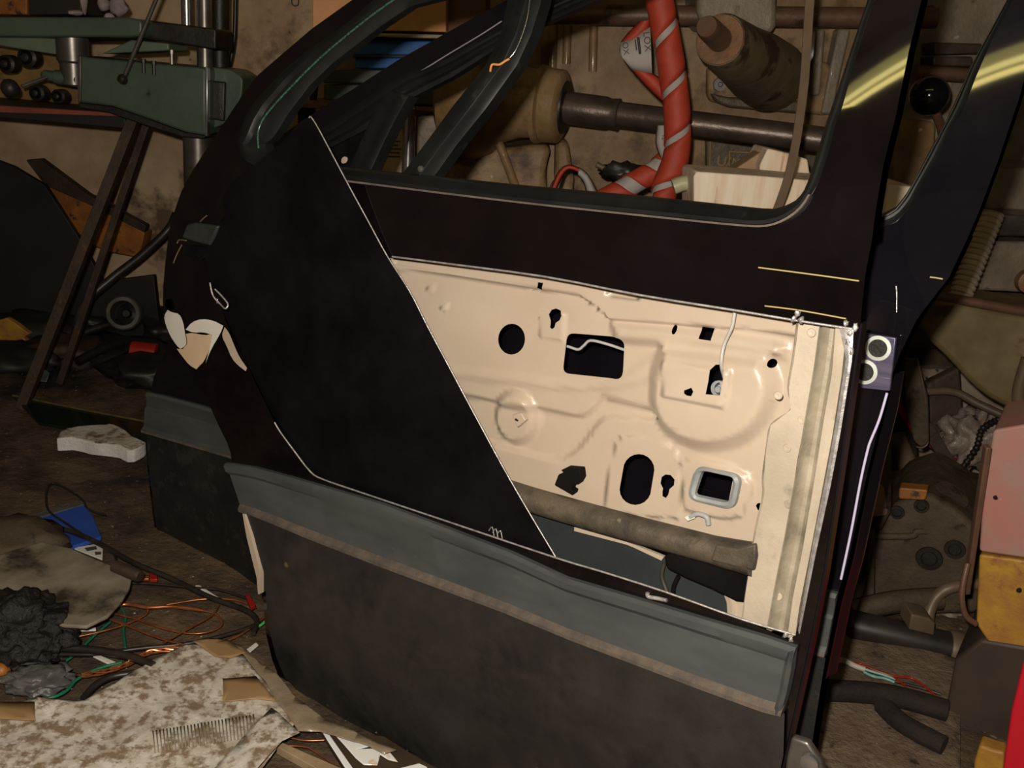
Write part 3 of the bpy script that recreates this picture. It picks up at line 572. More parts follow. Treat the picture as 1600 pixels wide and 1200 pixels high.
# ------------------------------------------------------------------ second door
B = Door((1300, 930), -.15, 'car_door', 'complete black car door standing behind the cut open one, hinge plate showing', 'car door')
b_right = [(1640, 0), (1612, 80), (1592, 155), (1560, 250), (1532, 325), (1517, 362), (1482, 435), (1462, 460), (1432, 500), (1420, 525), (1405, 555), (1393, 590), (1380, 640), (1355, 740), (1325, 880), (1310, 925), (1292, 1020), (1265, 1190), (1248, 1310)]
b_left = [(400, 938), (310, 905), (262, 877), (246, 850), (236, 780), (228, 690), (230, 640), (240, 590), (262, 540), (290, 470), (310, 400), (330, 350)]
bsplit = [(330, 350), (600, 352), (900, 360), (1300, 372), (1512, 372)]
B.sheet('outer_skin', b_left[:-1] + bsplit[:-1] + [(1512, 372)] + b_right[6:] + [(1100, 1244), (800, 1116)], [], PAINTB, thick=.03, grid=.04)
bw_out = [(410, 262), (545, 294), (800, 316), (1000, 337), (1200, 356), (1330, 362), (1367, 359), (1400, 347), (1425, 320), (1442, 287), (1465, 250), (1485, 205), (1507, 167), (1525, 120), (1550, 62), (1582, 0), (1600, -60), (1570, -90), (1200, -85), (1000, -50), (880, 0), (790, 42), (700, 92), (625, 120), (565, 160), (500, 205), (440, 240)]
bw_in = [(440, 262), (545, 276), (800, 297), (1000, 315), (1200, 332), (1330, 340), (1372, 336), (1398, 323), (1415, 300), (1432, 270), (1450, 235), (1475, 190), (1500, 135), (1515, 100), (1537, 62), (1572, 0), (1585, -45), (1560, -65), (1200, -60), (1010, -30), (925, 0), (830, 42), (765, 78), (700, 120), (632, 155), (560, 205), (500, 235)]
B.sheet('window_frame', bsplit + [(1532, 325), (1560, 250), (1592, 155), (1612, 80), (1640, 0), (1665, -100), (1500, -150), (1200, -120), (900, -55), (792, 0), (750, 22), (700, 50), (625, 92), (550, 140), (490, 177), (425, 222), (395, 250), (360, 300)], [bw_out], PAINTB, thick=.022, grid=.02)
B.band('window_seal', bw_out, bw_in, [(0, -.02), (0, .002), (.2, .005), (.35, .004), (.42, -.002), (.6, -.002), (.66, .003), (.75, .003), (.82, -.004), (1, -.008), (1, -.022)], RUBBER, n=200, closed=True)
B.band('quarter_pillar', [(604, 140), (590, 165), (568, 215), (545, 268)], [(640, 150), (620, 185), (600, 225), (575, 280)], [(0, -.02), (0, .002), (.15, .0035), (.3, .0028), (.6, .0026), (.72, .0042), (.9, .0040), (1, .002), (1, -.02)], RUBBER, n=16)
B.prism('quarter_panel', [(628, 142), (612, 185), (572, 276), (500, 268), (490, 222), (560, 165)], -.012, .006, DARKPL, .001, flat=False)
for x, y in [(577, 175), (537, 250), (586, 163)]: B.prism('cream_clip', circ(x, y, 4, 6, 10, .4) if x != 586 else circ(x, y, 2, 2.5, 8), -.009, .003, CREAM, .0005, flat=False)
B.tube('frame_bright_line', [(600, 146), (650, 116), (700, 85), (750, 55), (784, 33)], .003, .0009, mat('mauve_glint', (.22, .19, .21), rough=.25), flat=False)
B.band('side_moulding', [(234, 612), (262, 618), (330, 636), (420, 665), (800, 800), (1310, 925)], [(228, 674), (262, 684), (360, 712), (420, 733), (800, 900), (1292, 1022)], [(0, 0), (0, .006), (.06, .009), (.2, .005), (.35, .004), (.4, .007), (.85, .006), (.93, .011), (.99, .011), (1, 0)], TRIM, n=40, mats=[TRIM, TANEDGE], pm=[0, 0, 0, 0, 0, 0, 0, 1, 1, 0])
B.sheet('lower_cladding', [(229, 679), (262, 689), (360, 717), (420, 738), (800, 905), (1290, 1028), (1265, 1190), (1250, 1290), (1100, 1235), (800, 1107), (400, 932), (312, 900), (265, 873), (249, 848), (239, 780)], [], mat('dark_cladding', (.010, .010, .010), (.020, .018, .016), 9, .6, c3=(.03, .026, .022), s3=12, t3=.56, bump=.2), off=.004, thick=.005, grid=.04)
hp = B.prism('hinge_plate', [(1346, 520), (1400, 528), (1396, 560), (1390, 611), (1330, 605)], .012, .006, PURPLE, .001)
tag(hp, 'violet grey plate with two round holes')
for x, y in [(1372, 544), (1351, 581)]:
    lathe('hole_ring', B.P(x, y, .012, True), DN, [(0, .0125), (.001, .0125), (.0013, .009), (0, .009)], mat('worn_ring', (.55, .62, .52), (.7, .72, .68), 30, .35, .3), hp, 28, cap=False)
    lathe('bolt_hole', B.P(x, y, .0122, True), DN, [(0, .009), (.0006, .009), (.0006, .0002)], DKIRON, hp, 24)
B.band('edge_flange', [(1398, 585), (1385, 640), (1360, 740), (1334, 870), (1315, 940), (1290, 1060)], [(1406, 585), (1397, 640), (1372, 740), (1342, 880), (1324, 945), (1300, 1060)], [(0, -.01), (0, .001), (.12, .003), (.2, -.004), (1, -.012), (1, -.02)], SATIN, n=30)
tag(B.tube('bright_edge', [(1386, 614), (1374, 655), (1361, 687), (1356, 702), (1345, 750), (1330, 830), (1314, 905)], .001, .0014, mat('violet_white_line', (.62, .58, .78), rough=.3), flat=False), 'bright violet white line on the door edge')  # thin bright line laid along the door edge
B.tube('gold_stripe', [(1453, 433), (1462, 434), (1473, 436)], .0008, .0008, MATS['gold_line'], flat=False)
B.tube('scratch', [(1400, 447), (1401, 462), (1401, 488)], .0005, .0006, BARE, flat=False)

# ------------------------------------------------------------------ drill press at the far left
dp = thing('drill_press', W(320, 700, 2.35).xy.to_3d(), 'green cast drilling machine with steel column and long lever, above the leaning bars', 'drilling machine')
Yd = 2.2
slabW('arm_casting', [(124, 86), (140, 90), (230, 98), (322, 106), (322, 212), (290, 207), (232, 186), (175, 166), (124, 160)], Yd, .22, GREEN, dp, .006)
slabW('casting_lip', [(124, 160), (175, 166), (232, 186), (290, 207), (322, 212), (318, 217), (285, 214), (228, 196), (170, 176), (124, 168)], Yd + .01, .2, DKIRON, dp, .002)
slabW('casting_end', rrect([(324, 104), (360, 108), (380, 122), (378, 150), (360, 190), (324, 205)], 8), Yd + .06, .14, GREEN, dp, .008)
slabW('end_recess', [(329, 126), (352, 128), (350, 190), (328, 186)], Yd + .05, .03, DKIRON, dp, .004)
slabW('edge_highlight', [(320, 104), (324, 104), (324, 213), (320, 212)], Yd - .004, .02, CHROME, dp, .001)  # thin bright strip stands in for the highlight on the casting edge
slabW('front_edge', [(121, 86), (126, 87), (126, 160), (121, 158)], Yd - .004, .02, STEEL, dp, .001)
slabW('work_table', rrect([(-60, 26), (200, 27), (222, 32), (222, 56), (200, 58), (-60, 57)], 6), Yd - .05, .30, GREEN, dp, .006)
slabW('table_clamp', [(222, 30), (338, 45), (338, 78), (222, 60)], Yd + .02, .12, DKIRON, dp, .005)
slabW('table_web', [(-60, 56), (92, 60), (92, 86), (40, 78), (-60, 62)], Yd + .02, .12, GREENL, dp, .004)
slabW('table_web', [(158, 84), (205, 62), (264, 68), (264, 79)], Yd + .02, .12, GREENL, dp, .004)
lathe('table_boss', W(112, 58, Yd + .03), (0, 0, -1), [(0, .034), (.05, .034), (.055, .028), (.10, .028)], STEEL, dp)
lathe('column', W(343, -60, Yd + .18), (W(343, 60, Yd + .18) - W(343, -60, Yd + .18)), [(0, .022), (.26, .022)], DKIRON, dp)
lathe('steel_post', W(290, -60, Yd + .09), Vector((0, 0, -1)), [(0, .012), (.16, .012)], CHROME, dp)
lathe('steel_post', W(318, -60, Yd + .09), Vector((0, 0, -1)), [(0, .018), (.26, .018)], STEEL, dp)
lathe('lower_column', W(309, 208, Yd + .1), Vector((0, 0, -1)), [(0, .034), (.60, .034)], STEEL, dp)
tube('lever', [W(252, -20, Yd - .12), W(192, 125, Yd - .10)], .0045, STEEL, dp)
lathe('lever_tip', W(189, 128, Yd - .11), W(252, -20, Yd - .12) - W(192, 125, Yd - .10), [(0, .008), (.006, .010), (.012, .009), (.016, .005)], DKIRON, dp, 16)
lathe('spindle', W(122, 125, Yd + .02), Vector((-1, 0, .06)), [(0, .016), (.05, .015), (.052, .012), (.075, .011), (.082, .005)], GREEN, dp, 20)
tube('crank_rod', [W(73, 121, Yd - .01), W(34, 135, Yd - .05)], .0038, CHROME, dp)
blob('crank_knob', W(16, 138, Yd - .06), .020, DKIRON, dp, 2, .12)
for x, y, r in [(52, 90, .022), (20, 100, .02), (67, 145, .018), (100, 150, .016)]:
    lathe('gear_boss', W(x, y, Yd + .12), (0, -1, 0), [(0, r), (.03, r), (.034, r * .7), (.02, r * .6), (.04, r * .4), (.042, .001)], DKIRON, dp, 20)
for x, y in [(268, 78), (224, 92), (240, 95)]: lathe('clamp_bolt', W(x, y, Yd + .0), (0, 0, -1), [(0, .006), (.008, .006), (.008, .004), (.03, .004)], STEEL if x == 268 else DKIRON, dp, 8)
tag(slabW('storage_box', [(-40, -60), (42, -60), (42, 23), (-40, 22)], 2.45, .2, ORANGE), 'rusty yellow box at the top left corner behind the drilling machine', 'box')
tag(slabW('storage_box', [(45, -60), (125, -60), (127, 22), (45, 24)], 2.42, .2, DARKB), 'black box standing on the drilling machine table', 'box')
rag = thing('crumpled_rag', W(165, 24, 2.2), 'crumpled pinkish white rag behind the green table', 'rag')
for x, y, a, b_ in [(131, 2, .007, .03), (163, 7, .013, .014), (171, 27, .012, .010), (118, 20, .016, .006), (185, 12, .02, .02)]:
    blob('fold', W(x, y, 2.25), (a, .012, b_), mat('pinkish_cloth', (.42, .33, .33), (.25, .19, .19), 20, .8) if 'pinkish_cloth' not in MATS else MATS['pinkish_cloth'], rag, 2, .4, 3, seed=x)
tag(slabW('rusty_sheet', [(-60, 70), (122, 78), (122, 165), (-60, 160)], 2.55, .04, mat('dull_yellow_sheet', (.30, .17, .055), (.16, .09, .03), 8, .6)), 'dull yellow metal sheet behind the gear bosses', 'metal sheet')
# bench under it
bz = W(80, 168, 2.3).z
bn = thing('steel_bench', (-1.2, 2.6, 0), 'dark bench with a faded red front edge below the green machine', 'bench')
boxw('bench_top', (-2.1, 2.32, bz - .035), (W(190, 178, 2.3).x, 2.93, bz - .004), DARKB, bn)
prism('red_edge', [W(-80, 160, 2.3), W(0, 165, 2.3), W(180, 176, 2.3), W(190, 182, 2.3), W(0, 176, 2.3), W(-80, 172, 2.3)], (0, .03, 0), ORED, bn, .002)
boxw('leg', (-2.05, 2.36, 0), (-1.99, 2.42, bz - .03), DARKB, bn)
boxw('leg', (-2.05, 2.84, 0), (-1.99, 2.90, bz - .03), DARKB, bn)
boxw('leg', (-1.0, 2.86, 0), (-.95, 2.91, bz - .03), DARKB, bn)
def leanbar(p0, p1, w_, lab, m):
    tag(angle_iron('leaning_bar', p0, p1, w_, .004, m), lab, 'steel bar')
leanbar(W(207, 184, 2.28), F(30, 640, .0), .024, 'wider rusty angle bar leaning left under the green machine', RUST)
leanbar(W(229, 190, 2.36), F(92, 600, .0), .017, 'narrower rusty angle bar leaning just right of the wider one', RUST)
tag(slabW('orange_beam', chaik([(76, 292), (100, 300), (135, 306), (180, 330), (226, 364), (222, 384), (214, 402), (160, 392), (130, 372), (108, 350)], True, 1), 2.80, .06, ORANGE), 'scratched orange enamel guard slanting behind the two leaning bars', 'machine guard')
tag(slabW('dark_plank', [(40, 250), (62, 248), (140, 306), (228, 352), (226, 364), (135, 318), (70, 290)], 2.79, .03, RUST), 'dark brown plank along the top of the orange guard', 'plank')
tag(prism('leaning_board', [W(-60, 230, 2.75), W(20, 260, 2.75), W(70, 290, 2.75), W(125, 375, 2.75), W(160, 440, 2.75), W(240, 430, 2.75), W(250, 520, 2.75), W(150, 560, 2.75), W(-60, 560, 2.75)], (0, .02, 0), DARKB), 'large blackened board against the wall behind the leaning bars', 'board')
tag(tube('black_hose', [W(275, 335, 2.6), W(262, 360, 2.6), W(220, 400, 2.55), W(175, 435, 2.5), (F(132, 475, .18)), F(118, 520, .1), F(110, 560, .02)], .012, CABLE), 'dark hose running down behind the front door towards the angle bars', 'hose')
ring = thing('ring_housing', F(195, 520, 0), 'round dark ring housing with a hollow centre on the scrap heap', 'machine part')
q = F(197, 490, .10)
lathe('outer_ring', q, (0.1, -.8, .25), [(0, .050), (.03, .050), (.034, .046), (.034, .036), (.0, .034)], STEEL, ring, 32, cap=False)
lathe('hub', q, (0.1, -.8, .25), [(-.03, .034), (-.028, .03), (-.02, .012), (.0, .010), (.0, .001)], DKIRON, ring, 24)
tag(lathe('red_sleeve', F(205, 548, .06), Vector((1, .1, -.06)), [(0, .024), (.002, .027), (.066, .027), (.068, .024)], REDP), 'short red plastic sleeve lying beside the front door rear edge', 'sleeve')
yr = thing('yellow_bracket', F(20, 535, 0), 'jagged worn yellow bracket at the left border of the heap', 'bracket')
slabW('plate', [(-20, 505), (10, 497), (22, 504), (46, 522), (36, 528), (45, 536), (30, 542), (-20, 543)], F(20, 535, .02).y, .02, YELLOW, yr, .002)
for i, (x, y, rx, rz, m) in enumerate([(60, 530, .16, .05, DARKB), (150, 520, .10, .05, DKIRON), (190, 560, .16, .035, DARKB), (235, 590, .12, .04, DKIRON), (100, 560, .12, .04, RUST), (20, 570, .14, .035, DARKB), (200, 515, .12, .035, RUST), (262, 530, .07, .06, DKIRON), (10, 480, .12, .12, DARKB)]):
    nm = ['scrap_lump', 'oily_rag'][i % 2]
    lbs = ['dark lump of scrap left of the wider angle bar foot', 'black oily rag between angle bars and ring housing', 'dark scrap lump in front of the ring housing', 'black rag below the red plastic sleeve', 'rusty scrap lump at the feet of the angle bars', 'black rag below the jagged yellow bracket', 'rusty scrap lump just under the ring housing', 'black rag behind the red plastic sleeve', 'dark lump of scrap above the jagged yellow bracket']
    tag(blob(nm, F(x, y, .0) + Vector((0, 0, rz * .6)), (rx, .09, rz), m, None, 3, .45, 2.2, seed=i * 3), lbs[i], 'scrap' if i % 2 == 0 else 'rag')
tag(prism('plastic_scrap', [F(50, 575, .05), F(58, 568, .06), F(77, 582, .06), F(72, 597, .04), F(52, 594, .04)], (0, .004, -.003), BLUEBIT), 'small grey blue plastic scrap at the foot of the angle bars', 'scrap')
for x, y, x2, y2, lb in [(120, 565, 230, 535, 'thin dark rod lying behind the red sleeve'), (130, 520, 250, 505, 'thin dark rod lying across the ring housing foot')]:
    tag(tube('iron_rod', [F(x, y, .04), F((x + x2) / 2, (y + y2) / 2 - 10, .06), F(x2, y2, .03)], .012, DKIRON), lb, 'rod')
# glass pane on the floor
gp = thing('glass_pane', F(130, 650, 0), 'dark green glass pane lying on the floor behind the polystyrene', 'glass pane')
slabF('pane', [(20, 618), (240, 661), (300, 700), (60, 660)], .012, .006, GLASSG, gp)
tube('pane_edge', [F(20, 618, .014), F(130, 640, .014), F(240, 661, .014)], .0028, GLASSE, gp)
# polystyrene
ps = thing('polystyrene_piece', F(155, 690, 0), 'broken white polystyrene slab with dirty top on the dark floor', 'polystyrene')
top = [(88, 684), (97, 670), (130, 664), (160, 664), (174, 660), (192, 670), (212, 684), (228, 690), (224, 696), (205, 704), (180, 696), (150, 692), (120, 686)]
def rough_prism(name, px, z, t, m, parent, side):
    P = chaik(px, True, 1); o = prism(name, [F(p.x, p.y, z) + Vector((0, 0, .004 * noise.noise(Vector((p.x * .1, p.y * .1, 0))))) for p in P], (0, 0, -t), m, parent, .003, side); return o
rough_prism('slab', top, .040, .030, FOAM, ps, FOAMW)
# blue folder, dirty board, bags
bf_ = thing('blue_folder', F(110, 830, 0), 'blue plastic folder with white label lying under the black cable', 'folder')
slabF('cover', [(5, 830), (25, 818), (132, 786), (146, 808), (158, 838), (105, 856), (60, 850)], .012, .008, BLUEP, bf_)
slabF('label_sticker', [(114, 856), (146, 850), (161, 852), (160, 874)], .006, .003, WHITEP, bf_)
slabF('dark_print', [(132, 856), (150, 853), (152, 858), (136, 861)], .0065, .0004, INK, bf_); slabF('dark_print', [(148, 862), (158, 862), (158, 866), (149, 867)], .0065, .0004, INK, bf_)
slabF('grey_spine', [(18, 812), (130, 782), (133, 787), (24, 819)], .014, .008, GREYPL, bf_)
tag(prism('soiled_board', [F(x, y, z) for x, y, z in [(-30, 880, .07), (10, 862, .07), (65, 847, .07), (110, 856, .07), (165, 880, .07), (207, 895, .07), (202, 918, .07), (190, 938, .07), (168, 962, .07), (135, 978, .07), (100, 976, .07), (50, 960, .07), (-30, 950, .07)]], (0, 0, -.006), BOARDM, None, .002), 'soiled grey brown rounded board overlapping the blue folder', 'board')
tag(blob('earth_clod', F(15, 842, .03) + Vector((0, 0, .0)), (.10, .06, .035), GEAR, None, 3, .3, 2.4, seed=4), 'brown lump on the left border beside the blue folder', 'clod')
tag(lathe('wooden_dowel', F(178, 884, .085), Vector((1, -.35, -.1)), [(0, .009), (.045, .010), (.05, .008)], RUST), 'short dark dowel on the corner of the soiled board', 'dowel')
tag(blob('bin_bag', F(22, 985, .05), (.080, .062, .045), BAG, None, 5, .34, 2.6, seed=9), 'black crumpled bin bag on the lower left of the soiled board', 'bag')
tag(blob('plastic_film', F(60, 1060, .015), (.045, .035, .014), GREYPL, None, 4, .35, 3, seed=2), 'grey crumpled plastic film below the black bin bag', 'film')
tag(blob('orange_plug', F(2, 1048, .02), (.012, .012, .012), ORANGE, None, 2, .1), 'small orange plug at the left border below the bin bag', 'plug')
# cables and wires
def wire(name, px, z, r, m, label, cat='wire', group=None, seg=8):
    P = []
    for i, p in enumerate(px):
        zz = z[i] if isinstance(z, (list, tuple)) else z
        P.append(F(p[0], p[1], zz + r))
    return tag(tube(name, P, r, m, seg=seg), label, cat, group)
wire('power_cable', [(-10, 812), (20, 816), (60, 820), (110, 830), (160, 852), (210, 880), (270, 905), (325, 932), (362, 945), (390, 957), (402, 972), (395, 990)], [.03, .03, .02, .02, .02, .02] + [.01] * 6, .0045, CABLE, 'thick black cable crossing the blue folder towards the front door', 'cable')
wire('thin_cable', [(165, 805), (138, 795), (128, 780), (105, 764), (85, 755), (74, 762), (72, 782), (78, 800), (110, 822), (135, 838), (160, 850)], .02, .0020, CABLE, 'thin black wire looped above the blue folder', 'wire')
wire('thin_cable', [(168, 855), (180, 870), (183, 884), (196, 892)], .02, .0020, CABLE, 'short thin black wire beside the dowel end')
wire('thin_cable', [(205, 911), (240, 912), (300, 918), (345, 922), (388, 936)], .01, .0022, CABLE, 'thin black wire lying above the copper strands')
wire('power_cable', [(60, 1008), (100, 1012), (150, 1016), (200, 1025), (240, 1040)], .02, .0058, CABLE, 'thick black cable running right from the bin bag', 'cable')
wire('power_cable', [(90, 1022), (150, 1022), (220, 1013), (290, 1006), (350, 993), (405, 975)], .01, .0034, CABLE, 'black cable crossing to the wheel arch of the front door', 'cable')
wire('power_cable', [(130, 1092), (150, 1070), (180, 1056), (230, 1050)], .01, .005, CABLE, 'black cable beside the upper edge of the grimy paper', 'cable')
wire('copper_wire', [(180, 947), (200, 944), (230, 949), (270, 948), (312, 953)], .012, .0030, COPPER, 'bright thick copper strand touching the soiled board')
wire('copper_wire', [(312, 953), (338, 960), (347, 975), (330, 986), (298, 990), (255, 982), (215, 968), (175, 958)], .010, .0016, COPPER, 'copper wire bent back in a loop right of the soiled board')
wire('copper_wire', [(95, 1000), (130, 993), (165, 985), (200, 974), (230, 958), (225, 945)], .010, .0016, COPPER, 'dark copper wire in front of the bin bag')
wire('copper_wire', [(165, 965), (200, 978), (240, 994), (280, 1006), (302, 1010)], .014, .0018, COPPER, 'copper wire slanting down to the grimy paper')
wire('copper_wire', [(255, 1005), (290, 985), (330, 962), (342, 945)], .014, .0014, COPPER, 'copper wire crossing the looped strand')
wire('copper_wire', [(350, 1003), (375, 992), (400, 975), (412, 965)], .010, .0018, COPPER, 'copper wire beside the torn tape corner')
wire('copper_wire', [(260, 945), (320, 936), (370, 938), (400, 950)], .008, .0014, COPPER, 'dull copper wire above the bright thick strand')
tw = thing('copper_bundle', F(200, 1045, 0), 'bright twisted copper strands beside the grimy paper edge', 'wire')
for k in range(4):
    P = []
    for i in range(41):
        t = i / 40; b0 = cat_([(128, 1058, 0), (160, 1053, 0), (200, 1040, 0), (228, 1024, 0), (255, 1018, 0), (292, 1016, 0)], 8)
        p = b0[min(40, i)]; a = t * 14 + k * math.pi / 2
        P.append(F(p.x, p.y, .014) + Vector((0, math.cos(a) * .003, .003 + math.sin(a) * .003)))
    tube('strand', P, .0013, COPPER, tw, 6, smoothp=False)
wire('copper_wire', [(95, 1038), (102, 1048), (128, 1056)], .012, .0016, COPPER, 'short copper end beside the green bit')
wire('green_wire', [(50, 1093), (80, 1090), (103, 1080), (120, 1062), (150, 1046), (190, 1035)], .012, .0022, GREENW, 'green wire curling from the paper edge under the copper strands')
wire('green_wire', [(95, 1038), (118, 1022), (140, 1000), (160, 982), (172, 972)], .006, .0020, GREENW, 'green wire under the black cables')
wire('green_wire', [(190, 950), (196, 965), (193, 985), (196, 1012)], .006, .0020, GREENW, 'short upright looking green wire left of the looped copper')
wire('green_wire', [(402, 980), (410, 975), (413, 972)], .012, .0022, mat('bright_green_wire', (.1, .5, .12), rough=.4), 'tiny bright green wire end at the front door rear edge')
for L, lb in [([(145, 1025), (158, 1024), (186, 1036), (176, 1040)], 'white plastic sliver between the black cables'), ([(90, 982), (150, 980), (150, 984), (90, 986)], 'white plastic sliver in front of the soiled board'), ([(305, 914), (312, 914), (345, 935), (338, 937)], 'white plastic sliver beside the thick black cable'), ([(380, 1018), (400, 1003), (404, 1007), (386, 1022)], 'pale sliver beside the wheel arch')]:
    tag(slabF('plastic_sliver', L, .012, .003, WHITEP), lb, 'plastic scrap')
tag(slabF('red_clip', [(383, 928), (390, 929), (399, 944), (392, 949)], .022, .008, REDP), 'small red clip at the lower rear corner of the back door', 'clip')
tag(slabF('orange_chip', [(213, 898), (233, 898), (233, 904), (213, 905)], .012, .005, COPPER), 'shiny copper scrap right of the soiled board tip', 'scrap')
tag(slabF('red_clip', [(233, 895), (246, 894), (246, 905), (234, 905)], .012, .006, REDP), 'small red clip next to the shiny copper scrap', 'clip')
# papers
def waved(name, px, z, m, parent=None, amp=.006, grid=.02, thick=.0008, fr=9, seed=0):
    pts = [F(x, y, z) for x, y in px]; bm = bmesh.new(); vs = [bm.verts.new((p.x, p.y, 0)) for p in pts]; tr = tessellate_polygon([[Vector((p.x, p.y, 0)) for p in pts]])
    for t in tr:
        try: bm.faces.new([vs[i] for i in t])
        except ValueError: pass
    for k in (0, 1):
        lo, hi = min(p[k] for p in pts), max(p[k] for p in pts); n = int((hi - lo) / grid)
        for i in range(1, n + 1):
            co = [0, 0, 0]; no = [0, 0, 0]; co[k] = lo + (hi - lo) * i / (n + 1); no[k] = 1
            bmesh.ops.bisect_plane(bm, geom=bm.verts[:] + bm.edges[:] + bm.faces[:], plane_co=co, plane_no=no, dist=1e-6)
    bm.verts.index_update()
    V = [Vector((v.co.x, v.co.y, z + amp * noise.fractal(Vector((v.co.x * fr, v.co.y * fr, seed)), .9, 2, 3))) for v in bm.verts]
    Fc = [tuple(v.index for v in f.verts) for f in bm.faces]; bm.free()
    o = link(name, V, Fc, m, parent, smooth=True); s_ = o.modifiers.new('s', 'SOLIDIFY'); s_.thickness = thick; return o
pp = thing('paper_sheet', F(200, 1130, 0), 'large grimy white paper sheet with brown tape on the floor, lower left', 'paper')
waved('sheet', [(-60, 1125), (0, 1112), (40, 1100), (58, 1094), (132, 1093), (160, 1074), (200, 1052), (240, 1030), (290, 1006), (352, 1000), (385, 1030), (418, 1070), (445, 1100), (462, 1128), (440, 1160), (400, 1215), (300, 1260), (-60, 1260)], .028, PAPER, pp, .008)
waved('parcel_tape', [(300, 1000), (330, 996), (356, 999), (383, 1019), (360, 1027), (335, 1024)], .038, TAPE, pp, .002)
waved('parcel_tape', [(348, 1060), (400, 1056), (424, 1085), (432, 1096), (400, 1091), (349, 1095)], .037, TAPE, pp, .002)
waved('parcel_tape', [(-40, 1098), (54, 1097), (55, 1125), (-40, 1121)], .037, TAPE, pp, .002)
# faint printed barcode-like bars on the grimy sheet
for i in range(30):
    x = 238 + i * 5.4; y = 1142 - i * .9
    waved('printed_bar', [(x, y), (x + 1.8, y), (x + 5, y + 34), (x + 3.2, y + 34)], .0375, mat('faded_print', (.30, .24, .17), rough=.8) if 'faded_print' not in MATS else MATS['faded_print'], pp, .001, thick=.0004)
tag(waved('paper_strip', [(318, 1215), (340, 1196), (400, 1130), (424, 1106), (434, 1112), (468, 1146), (440, 1160), (400, 1205), (392, 1225)], .044, PAPER, None, .004, seed=3), 'narrow stained paper overlapping the right edge of the large sheet', 'paper')
tag(waved('plastic_sheet', [(352, 1000), (375, 1008), (404, 1035), (425, 1050), (462, 1092), (507, 1120), (560, 1146), (620, 1172), (600, 1178), (560, 1160), (500, 1144), (466, 1145), (450, 1122), (430, 1098), (415, 1068), (380, 1025)], .034, PLAST, None, .008, seed=5), 'crumpled tan clear plastic between the paper and the front door', 'plastic sheet')
tag(slabF('tan_batten', [(432, 1166), (442, 1160), (540, 1203), (520, 1215)], .018, .012, TANS), 'thin tan batten on the floor right of the narrow paper', 'batten')
wire('copper_wire', [(445, 1150), (475, 1157), (512, 1156)], .01, .0012, COPPER, 'thin copper wire between narrow paper and glossy plate')
wire('copper_wire', [(450, 1165), (480, 1168), (500, 1180), (530, 1200)], .014, .0010, COPPER, 'thin copper wire lying on the tan batten')
fo = thing('glossy_plate', F(580, 1190, 0), 'dark glossy plate with flash glare painted as white strips under the front door corner', 'plate')
slabF('plate', [(498, 1138), (600, 1150), (680, 1200), (680, 1225), (560, 1235)], .018, .006, BROWNPL, fo)
slabF('glare_strip', [(503, 1142), (509, 1139), (518, 1152), (556, 1206), (545, 1208), (512, 1157)], .021, .002, GLAREW, fo)  # white pieces carry the flash glare on the plate in their colour
slabF('glare_patch', [(518, 1142), (528, 1148), (545, 1152), (580, 1156), (589, 1162), (560, 1170), (604, 1168), (622, 1190), (606, 1186), (594, 1178), (590, 1195), (568, 1194), (556, 1184), (535, 1160)], .021, .002, FOIL, fo)
slabF('glare_strip', [(608, 1204), (655, 1192), (668, 1198), (660, 1212), (612, 1214)], .021, .002, GLAREW, fo)

# ------------------------------------------------------------------ shelf and boxes on the back wall
tag(slabW('cardboard_box', [(488, -90), (697, -90), (697, 50), (488, 46)], 2.50, .25, CARD), 'plain orange cardboard box above the blue box', 'box')
tag(slabW('cardboard_box', [(700, -90), (760, -90), (760, 36), (700, 52)], 2.56, .2, CARDD), 'dark brown cardboard box right of the orange one', 'box')
tag(slabW('wall_shelf', [(480, 49), (765, 56), (765, 62), (480, 55)], 2.46, .45, mat('pale_shelf_edge', (.40, .33, .22), rough=.7)), 'pale thin shelf board under the orange cardboard box', 'shelf')
bb = thing('blue_box', W(620, 105, 2.55), 'blue card box between the shelf and the dark green tin', 'box')
slabW('box_body', [(555, 90), (690, 90), (690, 107), (555, 107)], 2.5, .22, BLUE, bb); slabW('box_lid', [(553, 64), (692, 64), (692, 86), (553, 86)], 2.49, .24, BLUE, bb); slabW('lid_rim', [(551, 86), (690, 86), (690, 90), (551, 90)], 2.485, .24, DKGREEN, bb)
gt = thing('green_tin', W(600, 165, 2.5), 'dark green tin box with a seam below the blue box', 'tin')
slabW('tin_body', [(506, 132), (696, 132), (696, 166), (506, 156)], 2.48, .25, DKGREEN, gt); slabW('tin_lid', [(505, 109), (698, 109), (698, 130), (505, 130)], 2.475, .26, DKGREEN, gt)
tag(slabW('wall_shelf', [(440, 160), (700, 168), (700, 175), (440, 168)], 2.46, .48, CARDD), 'brown shelf board under the dark green tin', 'shelf')
tag(lathe('steel_pipe', W(640, 168, 2.3), (W(636, 300, 2.3) - W(640, 168, 2.3)), [(0, .014), (.002, .016), (.02, .016), (.021, .0145), (.95, .0145)], CHROME), 'polished upright steel pipe behind the window bars', 'pipe')
nt_ = thing('wall_notice', W(612, 230, 2.44), 'small printed paper notice hanging from the lower shelf left of the steel pipe', 'notice')
slabW('notice_paper', [(585, 180), (628, 180), (630, 275), (575, 270)], 2.44, .004, mat('cream_notice', (.58, .46, .30), (.48, .37, .23), 6, .8), nt_)
for i, (xa, xb) in enumerate([(598, 626), (599, 622), (598, 627), (600, 624), (598, 625)]):
    slabW('print_line', [(xa, 219 + i * 6), (xb, 220 + i * 6), (xb, 222 + i * 6), (xa, 221 + i * 6)], 2.438, .001, INK, nt_, 0)
tag(slabW('grey_housing', [(652, 182), (705, 180), (705, 290), (650, 285)], 2.42, .2, KHAKI2, None, .008), 'grey painted housing right of the steel pipe', 'machine part')
